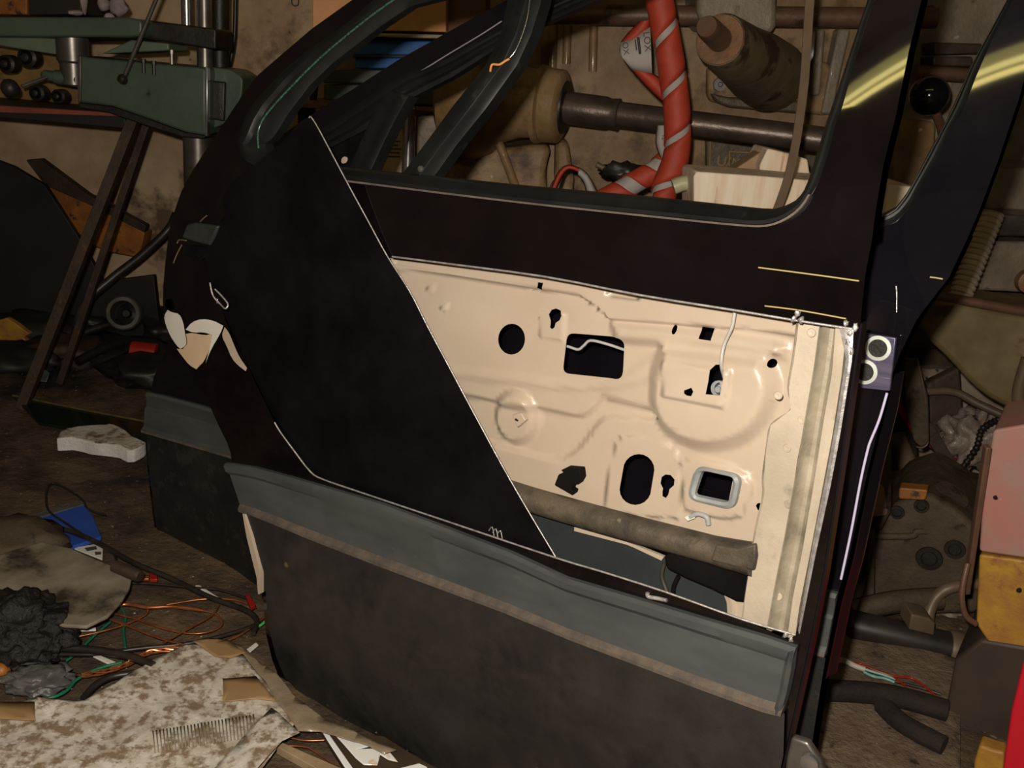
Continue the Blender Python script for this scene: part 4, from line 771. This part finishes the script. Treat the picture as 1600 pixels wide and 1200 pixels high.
tag(tube('wall_rod', [W(496, 100, 2.7), W(484, 200, 2.7)], .010, RUST), 'thin rusty rod standing left of the dark green tin', 'rod')
tag(tube('dark_bend', [W(430, 185, 2.6), W(448, 160, 2.6), W(465, 158, 2.6), W(474, 175, 2.6), W(474, 215, 2.6)], .016, CABLE), 'dark bent hose seen through the left tip of the front window', 'hose')
tag(tube('wall_cable', [W(368, -20, 2.7), W(366, 60, 2.7), W(357, 110, 2.7)], .006, CABLE), 'black cable hanging on the wall right of the machine column', 'cable')
p = W(454, 10, 2.945); tag(txt('wall_mark', 'U', p, (1, 0, .06), (0, 0, 1), .04, INK), 'dark letter U marked on the stained plaster wall', 'marking')

# ------------------------------------------------------------------ large machine tool
Ym = 2.35
mt = thing('machine_tool', W(1100, 1200, 1.0).xy.to_3d() + Vector((.2, 1.5, 0)), 'big old khaki cast iron machine tool with horizontal shaft behind both doors', 'machine')
slabW('headstock', [(845, -120), (1395, -120), (1395, 420), (845, 420)], Ym, .45, KHAKI, mt, .02)
slabW('tailstock', [(1395, -120), (1800, -120), (1800, 330), (1395, 330)], Ym + .04, .4, KHAKI2, mt, .02)
slabW('bed', [(700, 420), (1800, 450), (1800, 560), (700, 520)], Ym - .03, .5, GEAR, mt, .02)
boxw('pedestal', (-.25, Ym + .05, 0), (.5, Ym + .45, .45), GEAR, mt, .02)
boxw('pedestal', (.95, Ym + .05, 0), (1.5, Ym + .45, .45), GEAR, mt, .02)
ax = Vector((1, -.30, -.028)).normalized(); c0 = W(882, 168, 2.12); u = ppm(2.12)
lathe('bell_housing', c0, -ax, [(.055, .02), (.055, .070), (.09, .074), (.13, .090), (.15, .115), (.18, .132), (.22, .136), (.245, .125), (.26, .10), (.26, .02)], KHAKI, mt, 48)
slabW('lower_housing', chaik([(700, 170), (760, 235), (840, 225), (862, 230), (850, 270), (860, 330), (690, 320), (680, 230)], True, 2), 2.16, .2, KHAKI, mt, .014)
slabW('housing_web', chaik([(868, 215), (888, 222), (900, 300), (880, 330), (866, 300)], True, 1), 2.20, .12, KHAKI, mt, .010)
tube('casting_rib', [W(772, 205, 2.15), W(790, 250, 2.14), W(812, 310, 2.15)], .010, KHAKI, mt, seg=10)
lathe('bearing_flange', c0, -ax, [(-.002, .03), (0, .062), (.006, .074), (.008, .076), (.040, .077), (.044, .074), (.046, .080), (.056, .082), (.060, .07)], KHAKI, mt, 48)
lathe('bearing_face', c0, ax, [(0, .055), (.004, .054), (.005, .03), (.0, .028)], DKIRON, mt, 40)
lathe('drive_shaft', c0, ax, [(-.02, .034), (.09, .033), (.10, .030), (.118, .032), (.12, .026), (.22, .0255), (.23, .027), (.24, .0255), (.66, .0255)], SHAFT, mt, 32)
lathe('upper_bar', W(800, 22, 2.22), (W(1400, 28, 2.2) - W(800, 22, 2.22)), [(0, .021), (.9, .021)], BARM, mt, 24)
slabW('bar_bracket', [(1090, -80), (1215, -80), (1214, 40), (1205, 55), (1190, 52), (1100, 45), (1090, 20)], 2.17, .2, KHAKI2, mt, .012)
for x, y1 in [(865, 110), (887, 100), (928, 112)]: tube('vertical_rib', [W(x, 35, Ym), W(x - 2, y1, Ym)], .010, KHAKI, mt, seg=10)
slabW('cover_plate', rrect([(1106, 90), (1300, 96), (1300, 182), (1106, 160)], 16), Ym - .03, .04, KHAKI, mt, .008)
slabW('cover_ledge', [(1112, 146), (1140, 152), (1256, 158), (1254, 178), (1140, 168), (1120, 160)], Ym - .06, .05, OCHREP, mt, .006)
slabW('cover_rib', [(1275, 45), (1290, 45), (1282, 150), (1268, 150)], Ym - .05, .05, KHAKI2, mt, .006)
slabW('cover_rib', [(1310, 45), (1330, 45), (1300, 180), (1283, 178)], Ym - .04, .05, KHAKI2, mt, .006)
lathe('cover_screw', W(1125, 132, Ym - .035), (0, -1, 0), [(0, .016), (.006, .015), (.006, .006), (.003, .004), (.003, .001)], STEEL, mt, 16)
k0, k1, k2 = W(1205, 120, 2.32), W(1125, 62, 1.98), W(1104, 41, 1.90); kd = (k1 - k0)
lathe('handle_boss', k0, kd, [(0, .080), (kd.length * .3, .074), (kd.length * .6, .062), (kd.length * .97, .052), (kd.length, .049)], mat('boss_olive_brown', (.13, .095, .05), (.19, .14, .08), 6, .45, c3=(.06, .035, .02), s3=4, t3=.55, bump=.3), mt, 40)
lathe('boss_face', k1, kd, [(-.002, .047), (.002, .046), (.003, .025), (.0, .02)], KNOBF, mt, 36)
k2d = k2 - k1; lathe('boss_pin', k1, k2d, [(0, .024), (k2d.length * .9, .022), (k2d.length, .019)], BARM, mt, 28)
np_ = slabW('name_plate', rrect([(1104, 214), (1300, 222), (1300, 330), (1104, 330)], 4), Ym - .025, .03, OCHREP, mt, .003)
for L in ([(1109, 220), (1290, 228)], [(1110, 220), (1107, 310)], [(1140, 236), (1138, 310)], [(1141, 237), (1196, 240)]):
    tube('plate_line', [W(x, y, Ym - .028) for x, y in L], .0022, OCHRE, np_, seg=6)
for s_, x, y, sz in [('U/', 1118, 258, .034), ('M', 1142, 258, .026)]:
    txt('raised_lettering', s_, W(x, y, Ym - .028), (1, 0, -.06), (0, 0, 1), sz, OCHRE if sz > .02 else RUST, np_)
# right of the front door: levers
tube('control_rod', [W(1430, 112, 2.28), W(1620, 124, 2.28)], .016, BARM, mt, seg=16)
slabW('slide_block', [(1460, 66), (1535, 68), (1535, 84), (1460, 86)], 2.27, .08, SHAFT, mt, .004)
slabW('slide_block', [(1458, 88), (1520, 88), (1520, 104), (1458, 103)], 2.26, .08, SHAFT, mt, .004)
lathe('bolt_head', W(1455, 20, 2.26), (0, -1, 0), [(-.06, .016), (0, .016), (.004, .013)], SHAFT, mt, 6)
slabW('lower_casting', rrect([(1396, 185), (1462, 190), (1458, 300), (1396, 330)], 10), 2.24, .1, KHAKI, mt, .01)
tube('lever_stem', [W(1458, 170, 2.02), W(1470, 200, 2.1), W(1478, 250, 2.25)], .009, KNOBF, mt)
bm = bmesh.new(); bmesh.ops.create_uvsphere(bm, u_segments=32, v_segments=20, radius=.0385); c_ = W(1452, 149, 2.0)
link('ball_knob', [v.co + c_ for v in bm.verts], [tuple(v.index for v in f.verts) for f in bm.faces], BALL, mt, smooth=True); bm.free()
slabW('carriage', rrect([(1540, 262), (1700, 262), (1700, 330), (1540, 328)], 8), 2.2, .2, KHAKI2, mt, .012)
slabW('slideway', [(1535, 334), (1700, 340), (1700, 372), (1535, 368)], 2.1, .2, STEEL, mt, .006)
slabW('saddle', rrect([(1500, 376), (1700, 380), (1700, 462), (1490, 452)], 8), 2.15, .2, KHAKI2, mt, .012)
lathe('tan_boss', W(1602, 438, 2.06), (0, -1, 0), [(0, .024), (.02, .024), (.024, .016)], KNOBF, mt, 24)
# ribbed hose and tray
hb, ht = W(1498, 468, 1.9), W(1550, 335, 1.95); hd = ht - hb
pr = []
for i in range(17):
    t = i / 16; pr += [(t * hd.length, .0195), ((t + .012) * hd.length, .0230), ((t + .042) * hd.length, .0230), ((t + .05) * hd.length, .0195)]
tag(lathe('ribbed_hose', hb, hd, pr[:-2], CORR, None, 28, sharp=25), 'dirty white ribbed hose standing in the brown tray, right of the back door', 'hose')
tr_ = thing('drip_tray', W(1540, 560, 1.85), 'khaki drip tray with a brown rim right of the back door', 'tray')
tube('tray_rim', [W(1462, 461, 1.80), W(1530, 474, 1.79), (W(1720, 510, 1.77))], .009, BARM, tr_, seg=14)
tw_ = [(1464, 468), (1560, 486), (1720, 515), (1720, 690), (1600, 648), (1555, 630), (1520, 605), (1480, 560), (1445, 528), (1434, 508), (1448, 492)]
slabR('tray_wall', chaik(tw_, True, 1), 1.80, .22, PAN, tr_, .012)
tube('tray_pipe', [W(1606, 560, 1.72), W(1592, 610, 1.72), W(1594, 650, 1.72), W(1608, 700, 1.72)], .012, TANPIPE, tr_)
# clutter right of the doors
wp = thing('plastered_block', F(1540, 760, 0), 'pale rough plastered block behind the crumpled film', 'block')
slabR('block', rrect([(1430, 575), (1600, 585), (1640, 780), (1420, 780)], 6), 2.30, .05, mat('pale_rough_plaster', (.42, .33, .25), (.26, .19, .14), 8, .8, c3=(.04, .03, .025), s3=14, t3=.60, w3=.05, bump=.6, bscale=40), wp, .006)
tag(blob('crumpled_film', W(1520, 690, 2.0), (.068, .05, .07), WAD, None, 4, .55, 2.6, seed=6), 'crumpled clear plastic film left of the faded red box', 'film')
tag(tube('beaded_chain', [W(1560, 655, 1.9), W(1535, 670, 1.88), (W(1525, 700, 1.88)), W(1500, 735, 1.88), W(1475, 768, 1.88)], lambda t: .004 + .003 * abs(math.sin(t * 60)), DKIRON, n=20), 'dark beaded chain hanging over the crumpled film', 'chain')
lv = thing('lever_bracket', W(1435, 690, 1.9), 'flat brown lever bracket with pale edge beside the back door', 'bracket')
slabR('plate', rrect([(1412, 560), (1432, 560), (1450, 620), (1452, 690), (1440, 700), (1428, 690), (1415, 640)], 5), 1.85, .012, GEAR, lv, .003)
tube('pale_edge', [W(1433, 560, 1.846), W(1444, 612, 1.846), W(1449, 660, 1.846), W(1450, 690, 1.846), W(1442, 699, 1.846), W(1432, 698, 1.846)], .0022, TANPIPE, lv)
slabW('foot', [(1392, 560), (1415, 560), (1430, 640), (1435, 720), (1398, 700)], 1.92, .04, DKIRON, lv, .004)
tag(bar('red_strip', W(1404, 632, 1.88), W(1437, 684, 1.88), .016, .004, REDP), 'upper red strip crossing behind the lever bracket', 'strip')
tag(bar('red_strip', W(1452, 690, 1.98), W(1500, 730, 1.98), .018, .004, mat('dull_red', (.22, .02, .015), rough=.5)), 'lower red strip in front of the pale plastered block', 'strip')
tag(tube('cross_tube', [W(1446, 612, 2.0), W(1490, 612, 2.0), W(1530, 632, 1.98), W(1570, 650, 1.95)], .009, TANPIPE), 'thin brown tube below the tray corner', 'tube')
tag(slabW('iron_link', [(1450, 600), (1500, 575), (1505, 640), (1485, 690), (1452, 680)], 2.05, .03, GEAR, None, .006), 'dark iron link plate behind the thin brown tube', 'machine part')
tag(slabW('iron_bar', [(1450, 660), (1458, 662), (1505, 740), (1500, 760), (1450, 690)], 1.95, .02, GEAR, None, .003), 'slanting dark iron bar right of the lever bracket', 'bar')
tag(lathe('tan_pipe', W(1400, 682, 1.85), (W(1438, 775, 1.85) - W(1400, 682, 1.85)), [(0, .018), (.08, .020), (.14, .020)], TANPIPE), 'tan pipe leaning down behind the back door edge', 'pipe')
tb_ = thing('tan_block', W(1368, 800, 1.50), 'small tan plastic block beside the lower back door edge', 'block')
slabW('body', rrect([(1358, 756), (1382, 760), (1386, 795), (1352, 790)], 5), 1.50, .05, mat('tan_plastic', (.32, .20, .14), (.24, .15, .1), 8, .5), tb_, .005)
slabW('base', rrect([(1348, 790), (1388, 796), (1386, 806), (1346, 808)], 3), 1.49, .07, MATS['tan_plastic'], tb_, .003)
gb = thing('gearbox_housing', F(1430, 960, 0), 'heavy brown cast gearbox housing on the floor right of the doors', 'gearbox')
gY = 1.53
slabR('casing', rrect([(1300, 800), (1385, 805), (1400, 785), (1450, 770), (1500, 800), (1530, 830), (1530, 960), (1440, 962), (1320, 972)], 14), gY, .25, GEAR, gb, .02)
lathe('casing_neck', W(1462, 800, gY + .05), Vector((.25, -.3, .8)), [(-.05, .045), (.03, .042), (.05, .03)], GEAR, gb, 20)
gn = Vector((ray(1427, 868).x, ray(1427, 868).y, 0)).normalized(); gc = W(1427, 868, gY)
for x, y, r in [(1452, 872, .014), (1492, 858, .011), (1352, 866, .008), (1402, 800, .008), (1440, 790, .008)]: lathe('casing_bore', CAM + ray(x, y) * ((gc - CAM).dot(gn) / ray(x, y).dot(gn)) - gn * .002, -gn, [(0, r * 1.6), (.003, r * 1.5), (.003, r), (-.001, r * .8)], DKIRON, gb, 20)
slabR('casing_rib', [(1355, 830), (1366, 830), (1366, 965), (1352, 965)], gY - .012, .02, GEAR, gb, .004)
slabR('control_lever', [(1372, 665), (1392, 660), (1392, 800), (1376, 830), (1366, 820), (1372, 718)], gY - .02, .02, GEAR, gb, .004)
tube('casing_seam', [W(1320, 836, gY - .002), W(1420, 838, gY - .002), W(1440, 830, gY - .002), W(1528, 842, gY - .002)], .006, GEAR, gb)
slabR('rust_stain_pad', rrect([(1405, 762), (1450, 766), (1446, 782), (1404, 780)], 4), gY - .02, .03, ORANGE, gb, .004)
# pipe assembly
pa = thing('black_pipe', F(1420, 1050, 0), 'thick black steel pipe with a clamp ring lying below the gearbox housing', 'pipe')
p0, p1 = W(1322, 975, 1.44), W(1570, 1032, 1.40); pd = p1 - p0
lathe('barrel', p0, pd, [(0, .014), (.002, .024), (.01, .0265), (pd.length, .0265)], CABLE, pa, 28)
lathe('clamp_ring', p0 + pd * .64, pd, [(0, .029), (.004, .031), (.02, .031), (.024, .029)], TANPIPE, pa, 28)
tag(tube('bent_pipe', [W(1450, 978, 1.46), W(1452, 955, 1.47), W(1464, 932, 1.48), W(1486, 918, 1.48), W(1530, 912, 1.48)], .0105, RUSTPALE), 'bent brown pipe rising from the nut on the black pipe', 'pipe')
tag(prism('pipe_nut', [W(1425, 960, 1.40), W(1452, 966, 1.40), W(1462, 974, 1.40), W(1460, 994, 1.40), W(1420, 984, 1.40)], (0, .045, 0), TANPIPE, None, .003), 'square nut at the foot of the bent pipe', 'nut')
tag(blob('oily_fitting', W(1480, 965, 1.56), (.03, .03, .035), KHAKI2, None, 3, .4, 2.5, seed=8), 'lumpy oily fitting right of the pipe nut', 'fitting')
tag(tube('dark_hose', [W(1330, 955, 1.49), W(1400, 940, 1.49), W(1470, 935, 1.49)], .020, GEAR), 'fat brown hose lying behind the black pipe', 'hose')
tag(tube('dark_tube', [F(1262, 1078, .03), F(1330, 1080, .03), F(1400, 1088, .03), F(1480, 1110, .03)], .016, DKTUBE), 'dark tube on the floor below the coloured wires', 'tube')  # plain dark brown tubes laid on the floor
tag(tube('dark_tube', [F(1378, 1100, .02), F(1410, 1130, .02), F(1475, 1165, .02)], .014, DKTUBE), 'shorter dark tube branching toward the brown stand', 'tube')
tag(waved('dry_ground_patch', [(1260, 960), (1420, 990), (1500, 1030), (1500, 1220), (1180, 1240), (1240, 1100)], .003, FLOOR2, None, .004, grid=.03, thick=.002), 'dry light brown dirt layer between the doors and the brown stand', 'dirt', kind='stuff')
wire('wire_bundle', [(1300, 1032), (1318, 1032), (1335, 1040), (1352, 1046)], .012, .0045, WHITEW, 'white sleeve end of the coloured wires by the doors')
wire('pale_teal_wire', [(1350, 1045), (1365, 1050), (1382, 1055), (1400, 1062)], .014, .0022, TEAL, 'upper pale teal wire in the coloured bunch')
wire('pale_teal_wire', [(1350, 1050), (1365, 1057), (1382, 1060), (1398, 1066)], .014, .0022, TEAL, 'lower pale teal wire in the coloured bunch')
wire('red_wire', [(1335, 1036), (1345, 1037), (1362, 1045), (1395, 1056), (1425, 1060), (1445, 1073), (1462, 1088), (1476, 1102)], .016, .0018, REDP, 'long red wire ending beside the brown stand')
wire('red_wire', [(1395, 1058), (1410, 1068), (1418, 1078), (1422, 1090)], .016, .0016, REDP, 'short red wire curling down from the coloured bunch')
wire('black_wire', [(1350, 1050), (1400, 1065), (1440, 1075), (1470, 1085)], .012, .0022, CABLE, 'black wire along the coloured bunch')
wire('black_wire', [(1425, 1085), (1432, 1090), (1440, 1098)], .010, .0014, CABLE, 'tiny black wire curl below the red wires')
# right side box, stand, red thing
rb = thing('oil_can', F(1590, 1060, 0), 'square faded red and yellow steel can at the right border', 'can')
Yr = 1.22
slabR('upper_body', rrect([(1552, 672), (1620, 660), (1720, 670), (1720, 890), (1530, 862), (1535, 780)], 6), Yr, .16, PINK, rb, .008)
slabR('lower_body', rrect([(1530, 866), (1720, 892), (1720, 1050), (1600, 1025), (1545, 1005), (1525, 975)], 6), Yr - .012, .17, YELLOW, rb, .008)
bar('side_strap', W(1546, 700, Yr - .01), W(1512, 930, Yr + .02), .008, .012, BARM, rb)
tube('handle_wire', [W(1512, 880, Yr), W(1503, 925, Yr - .01), W(1508, 960, Yr - .01), W(1525, 975, Yr - .01)], .0042, BARM, rb)
lathe('rivet', W(1555, 777, Yr - .002), (0, -1, 0), [(0, .003), (.002, .0025)], DKIRON, rb, 10)
lathe('rivet', W(1592, 922, Yr - .014), (0, -1, 0), [(0, .004), (.002, .003)], DKIRON, rb, 10)
tag(slabR('brown_stand', [(1492, 1030), (1532, 998), (1720, 1030), (1720, 1420), (1430, 1420), (1462, 1190)], 1.2, .18, mat('brown_stand_paint', (.045, .028, .020), (.065, .042, .028), 4, .55, c4=(.3, .27, .25), s4=50, t4=.78), None, .006), 'dark brown steel stand under the faded red and yellow can', 'stand')
tag(slabR('crimson_panel', [(1603, 1015), (1700, 1015), (1700, 1420), (1545, 1420), (1567, 1200), (1580, 1110)], 1.05, .04, CRIMSON, None, .003), 'bright crimson plastic panel at the lower right corner', 'panel')
tag(slabR('yellow_block', [(1530, 1164), (1552, 1172), (1570, 1176), (1560, 1300), (1516, 1300), (1522, 1190)], 1.12, .03, YELLOW, None, .004), 'worn yellow block between the brown stand and the crimson panel', 'block')

# ------------------------------------------------------------------ red abrasive tape, wood, strap
rt = thing('abrasive_tape', W(1030, 330, 1.8), 'long red abrasive strip with grey back wound in a hanging spiral', 'abrasive strip')
Yt = 1.85
path = cat_([W(x, y, Yt) for x, y in [(1018, -60), (1030, 0), (1040, 50), (1050, 110), (1056, 160), (1059, 210), (1055, 250), (1042, 285), (1028, 335)]], 14)
def coil(name, P, r, turns, frac, ph, m, parent, thick=.0012, slant=1.0):
    N = len(P); cum = [0]
    for i in range(1, N): cum.append(cum[-1] + (P[i] - P[i - 1]).length)
    L = cum[-1]; pitch = L / turns
    def at(s_):
        s_ = max(0, min(L - 1e-6, s_)); i = max(j for j in range(N - 1) if cum[j] <= s_); u_ = (s_ - cum[i]) / (cum[i + 1] - cum[i]); return P[i].lerp(P[i + 1], u_), (P[i + 1] - P[i]).normalized()
    V = []; Fc = []; M = int(turns * 36); K = 6
    for i in range(M + 1):
        s0 = L * i / M; a = ph + 2 * math.pi * i / 36
        for k in range(K + 1):
            c, T = at(s0 + pitch * frac * k / K - pitch * frac / 2)
            ref = Vector((1, 0, 0)); n1 = (ref - T * ref.dot(T)).normalized(); n2 = T.cross(n1); V.append(c + (n1 * math.cos(a) + n2 * math.sin(a)) * (r + .001 * k / K))
    for i in range(M):
        for k in range(K):
            q_ = i * (K + 1) + k; Fc.append((q_, q_ + 1, q_ + K + 2, q_ + K + 1))
    o = link(name, V, Fc, m, parent, smooth=True); s_ = o.modifiers.new('s', 'SOLIDIFY'); s_.thickness = thick; return o
coil('red_winding', path, .0245, 5.0, .86, 2.6, REDT, rt)
tube('grey_reverse', path, .0225, GREYT, rt, 16, smoothp=False)
def ribbon(name, A_, B_, Y0, m, parent, n=10, dy=0):
    a, b = cat_([(x, y, 0) for x, y in A_], n), cat_([(x, y, 0) for x, y in B_], n); K = 5; V = []; Fc = []
    for i in range(len(a)):
        for k in range(K):
            t = k / (K - 1); p = a[i].lerp(b[i], t); V.append(W(p.x, p.y, Y0 + dy * i / len(a) - .012 * math.sin(math.pi * t)))
    for i in range(len(a) - 1):
        for k in range(K - 1): q_ = i * K + k; Fc.append((q_, q_ + 1, q_ + K + 1, q_ + K))
    o = link(name, V, Fc, m, parent, smooth=True); s_ = o.modifiers.new('s', 'SOLIDIFY'); s_.thickness = .0012; return o
ribbon('red_loop', [(1000, 34), (985, 48), (970, 66)], [(1018, 30), (1014, 48), (1000, 58)], Yt + .03, REDT, rt)
ribbon('grey_loop', [(1016, 42), (990, 58), (970, 68), (968, 80)], [(1019, 116), (1005, 114), (988, 110), (975, 96)], Yt + .02, GREYT, rt)
ribbon('red_loop', [(985, 108), (1005, 130), (1025, 150), (1044, 166)], [(1020, 116), (1034, 124), (1042, 135), (1048, 145)], Yt + .015, REDT, rt)
ribbon('grey_loop', [(1027, 196), (1025, 225), (1034, 250)], [(1044, 196), (1042, 225), (1048, 250)], Yt + .025, GREYT, rt)
txt('tape_print', 'LOX', W(1005, 50, Yt + .005), (W(1011, 80, Yt) - W(1008, 50, Yt)), (W(1020, 50, Yt) - W(1005, 51, Yt)), .017, INK, rt)
txt('tape_print', 'OX', W(972, 66, Yt + .005), (W(976, 90, Yt) - W(973, 68, Yt)), (W(985, 66, Yt) - W(972, 67, Yt)), .015, INK, rt)
ribbon('fine_print', [(996, 58), (999, 84)], [(998, 58), (1001, 84)], Yt - .002, INK, rt, 3); ribbon('fine_print', [(992, 62), (994, 78)], [(993, 62), (995, 78)], Yt - .002, INK, rt, 3)
txt('tape_print', '12', W(1034, 210, Yt + .01), (W(1036, 230, Yt) - W(1035, 210, Yt)), (W(1044, 210, Yt) - W(1034, 211, Yt)), .010, INK, rt)
path2 = cat_([W(x, y, Yt + .04) for x, y in [(1055, 235), (1035, 258), (1005, 278), (975, 295), (945, 312), (910, 330)]], 14)
coil('red_winding', path2, .022, 3.2, .62, 1.0, REDT, rt); tube('grey_reverse', path2, .0205, GREYT, rt, 16, smoothp=False)
ribbon('red_loop', [(858, 300), (872, 268), (888, 257), (906, 262)], [(868, 300), (880, 275), (890, 266), (906, 272)], Yt + .03, REDT, rt)
ribbon('grey_loop', [(905, 262), (920, 275), (935, 305)], [(903, 274), (912, 285), (918, 308)], Yt + .03, GREYT, rt)
ribbon('grey_loop', [(855, 302), (862, 285), (872, 274)], [(872, 308), (876, 290), (880, 278)], Yt + .05, GREYT, rt)
tag(blob('dark_bundle', W(975, 270, 2.0), (.045, .03, .02), CABLE, None, 3, .4, 3), 'dark cable bundle behind the red spiral foot', 'cable')
tag(tube('pale_rod', [W(932, 257, 2.0), W(950, 266, 2.0)], .006, TANPIPE), 'short pale rod end left of the dark cable bundle', 'rod')
tag(tube('pale_rod', [W(1052, 292, 1.7), W(1075, 286, 1.7), W(1100, 300, 1.7), W(1110, 330, 1.7)], .014, mat('pale_green_plastic', (.45, .42, .26), rough=.4)), 'pale greenish plastic tube beside the long wood block', 'tube')
Yw = 1.62
tag(slabW('wood_block', [(1084, 276), (1088, 268), (1200, 276), (1257, 281), (1385, 288), (1432, 292), (1432, 380), (1084, 350)], Yw, .14, WOOD, None, .003), 'long pale wood block lying behind the front window sill', 'wood block')
tag(slabW('wood_block', [(1187, 258), (1200, 232), (1235, 240), (1262, 249), (1270, 300), (1187, 290)], Yw + .16, .12, WOOD, None, .003), 'smaller pale wood block standing behind the long one', 'wood block')
tag(slabW('wood_block', [(1140, 270), (1185, 240), (1192, 236), (1187, 290), (1140, 285)], Yw + .20, .06, mat('darker_wood', (.40, .26, .14), (.32, .20, .11), 10, .7), None, .003), 'darker wood offcut left of the smaller pale block', 'wood block')
sp = [(1270, -40), (1266, 0), (1262, 60), (1258, 120), (1252, 170), (1243, 230), (1230, 285), (1212, 335), (1200, 370)]
Ps = cat_([W(x, y, 1.5) for x, y in sp], 5); V = []; Fc = []
for i, p in enumerate(Ps):
    hw = .0068; V += [p + Vector((-hw, 0, 0)), p + Vector((hw, .003, 0)), p + Vector((hw, .006, 0)), p + Vector((-hw, .003, 0))]
for i in range(len(Ps) - 1):
    for k in range(4): Fc.append((i * 4 + k, i * 4 + (k + 1) % 4, i * 4 + 4 + (k + 1) % 4, i * 4 + 4 + k))
tag(link('hanging_strap', V, Fc, RUSTPALE), 'narrow brown strap hanging down in front of the machine', 'strap')

# ------------------------------------------------------------------ loose chips on the floor
V = []; Fc = []
for i in range(3200):
    x = random.uniform(-1.6, 1.4); y = random.uniform(.7, 2.7); s_ = random.uniform(.0008, .0028); z = .002 + random.random() * .004
    k = len(V); a = random.random() * 6.3
    for j in range(3): V.append((x + s_ * math.cos(a + 2.1 * j) * random.uniform(.5, 1.6), y + s_ * math.sin(a + 2.1 * j), z))
    V.append((x, y, z + s_ * .8)); Fc += [(k, k + 1, k + 3), (k + 1, k + 2, k + 3), (k + 2, k, k + 3), (k, k + 2, k + 1)]
tag(link('floor_chips', V, Fc, mat('metal_chips', (.20, .15, .10), (.05, .038, .028), 40, .5, .2)), 'small chips and crumbs scattered over the dark floor', 'debris', kind='stuff')

# ------------------------------------------------------------------ twin tube lamp on the ceiling, mirrored in the black pillars
lamp = thing('ceiling_lamp', (0, -.69, 2.52), 'twin tube workshop lamp under the ceiling, mirrored in both black door pillars', 'lamp')
L0, L1 = Vector((-1.75, -.37, 2.56)), Vector((.65, -.715, 2.56)); LD = (L1 - L0).normalized(); LN = Vector((-LD.y, LD.x, 0))
prism('housing', [L0 - LN * .05 + Vector((0, 0, .04)), L1 - LN * .05 + Vector((0, 0, .04)), L1 + LN * .05 + Vector((0, 0, .04)), L0 + LN * .05 + Vector((0, 0, .04))], (0, 0, .10), FIXT, lamp, .004)
for dy in (-.021, .021):
    tube('lamp_tube', [L0 + LN * dy, L1 + LN * dy], .010, TUBEM, lamp, 12)
# ------------------------------------------------------------------ groups of repeats
from collections import defaultdict
gg = defaultdict(list)
for o in bpy.data.objects:
    if o.parent is None and 'category' in o.keys() and 'group' not in o.keys(): gg[o.name.split('.')[0]].append(o)
PH = {'car_door': 'car doors standing one behind the other', 'leaning_bar': 'angle bars leaning under the green machine', 'copper_wire': 'copper wires on the floor', 'power_cable': 'thick black cables on the floor', 'thin_cable': 'thin black wires on the floor', 'green_wire': 'green wires on the floor', 'plastic_sliver': 'white plastic slivers on the floor', 'wood_block': 'wood blocks behind the window sill', 'cardboard_box': 'cardboard boxes on the shelf', 'scrap_lump': 'dark scrap lumps on the heap', 'oily_rag': 'black rags on the heap'}
for k, L in gg.items():
    if len(L) > 1:
        for o in L: o['group'] = PH.get(k, k.replace('_', ' ') + ' pieces of a kind')
for o in bpy.data.objects:
    if '_mw' in o.keys(): del o['_mw']
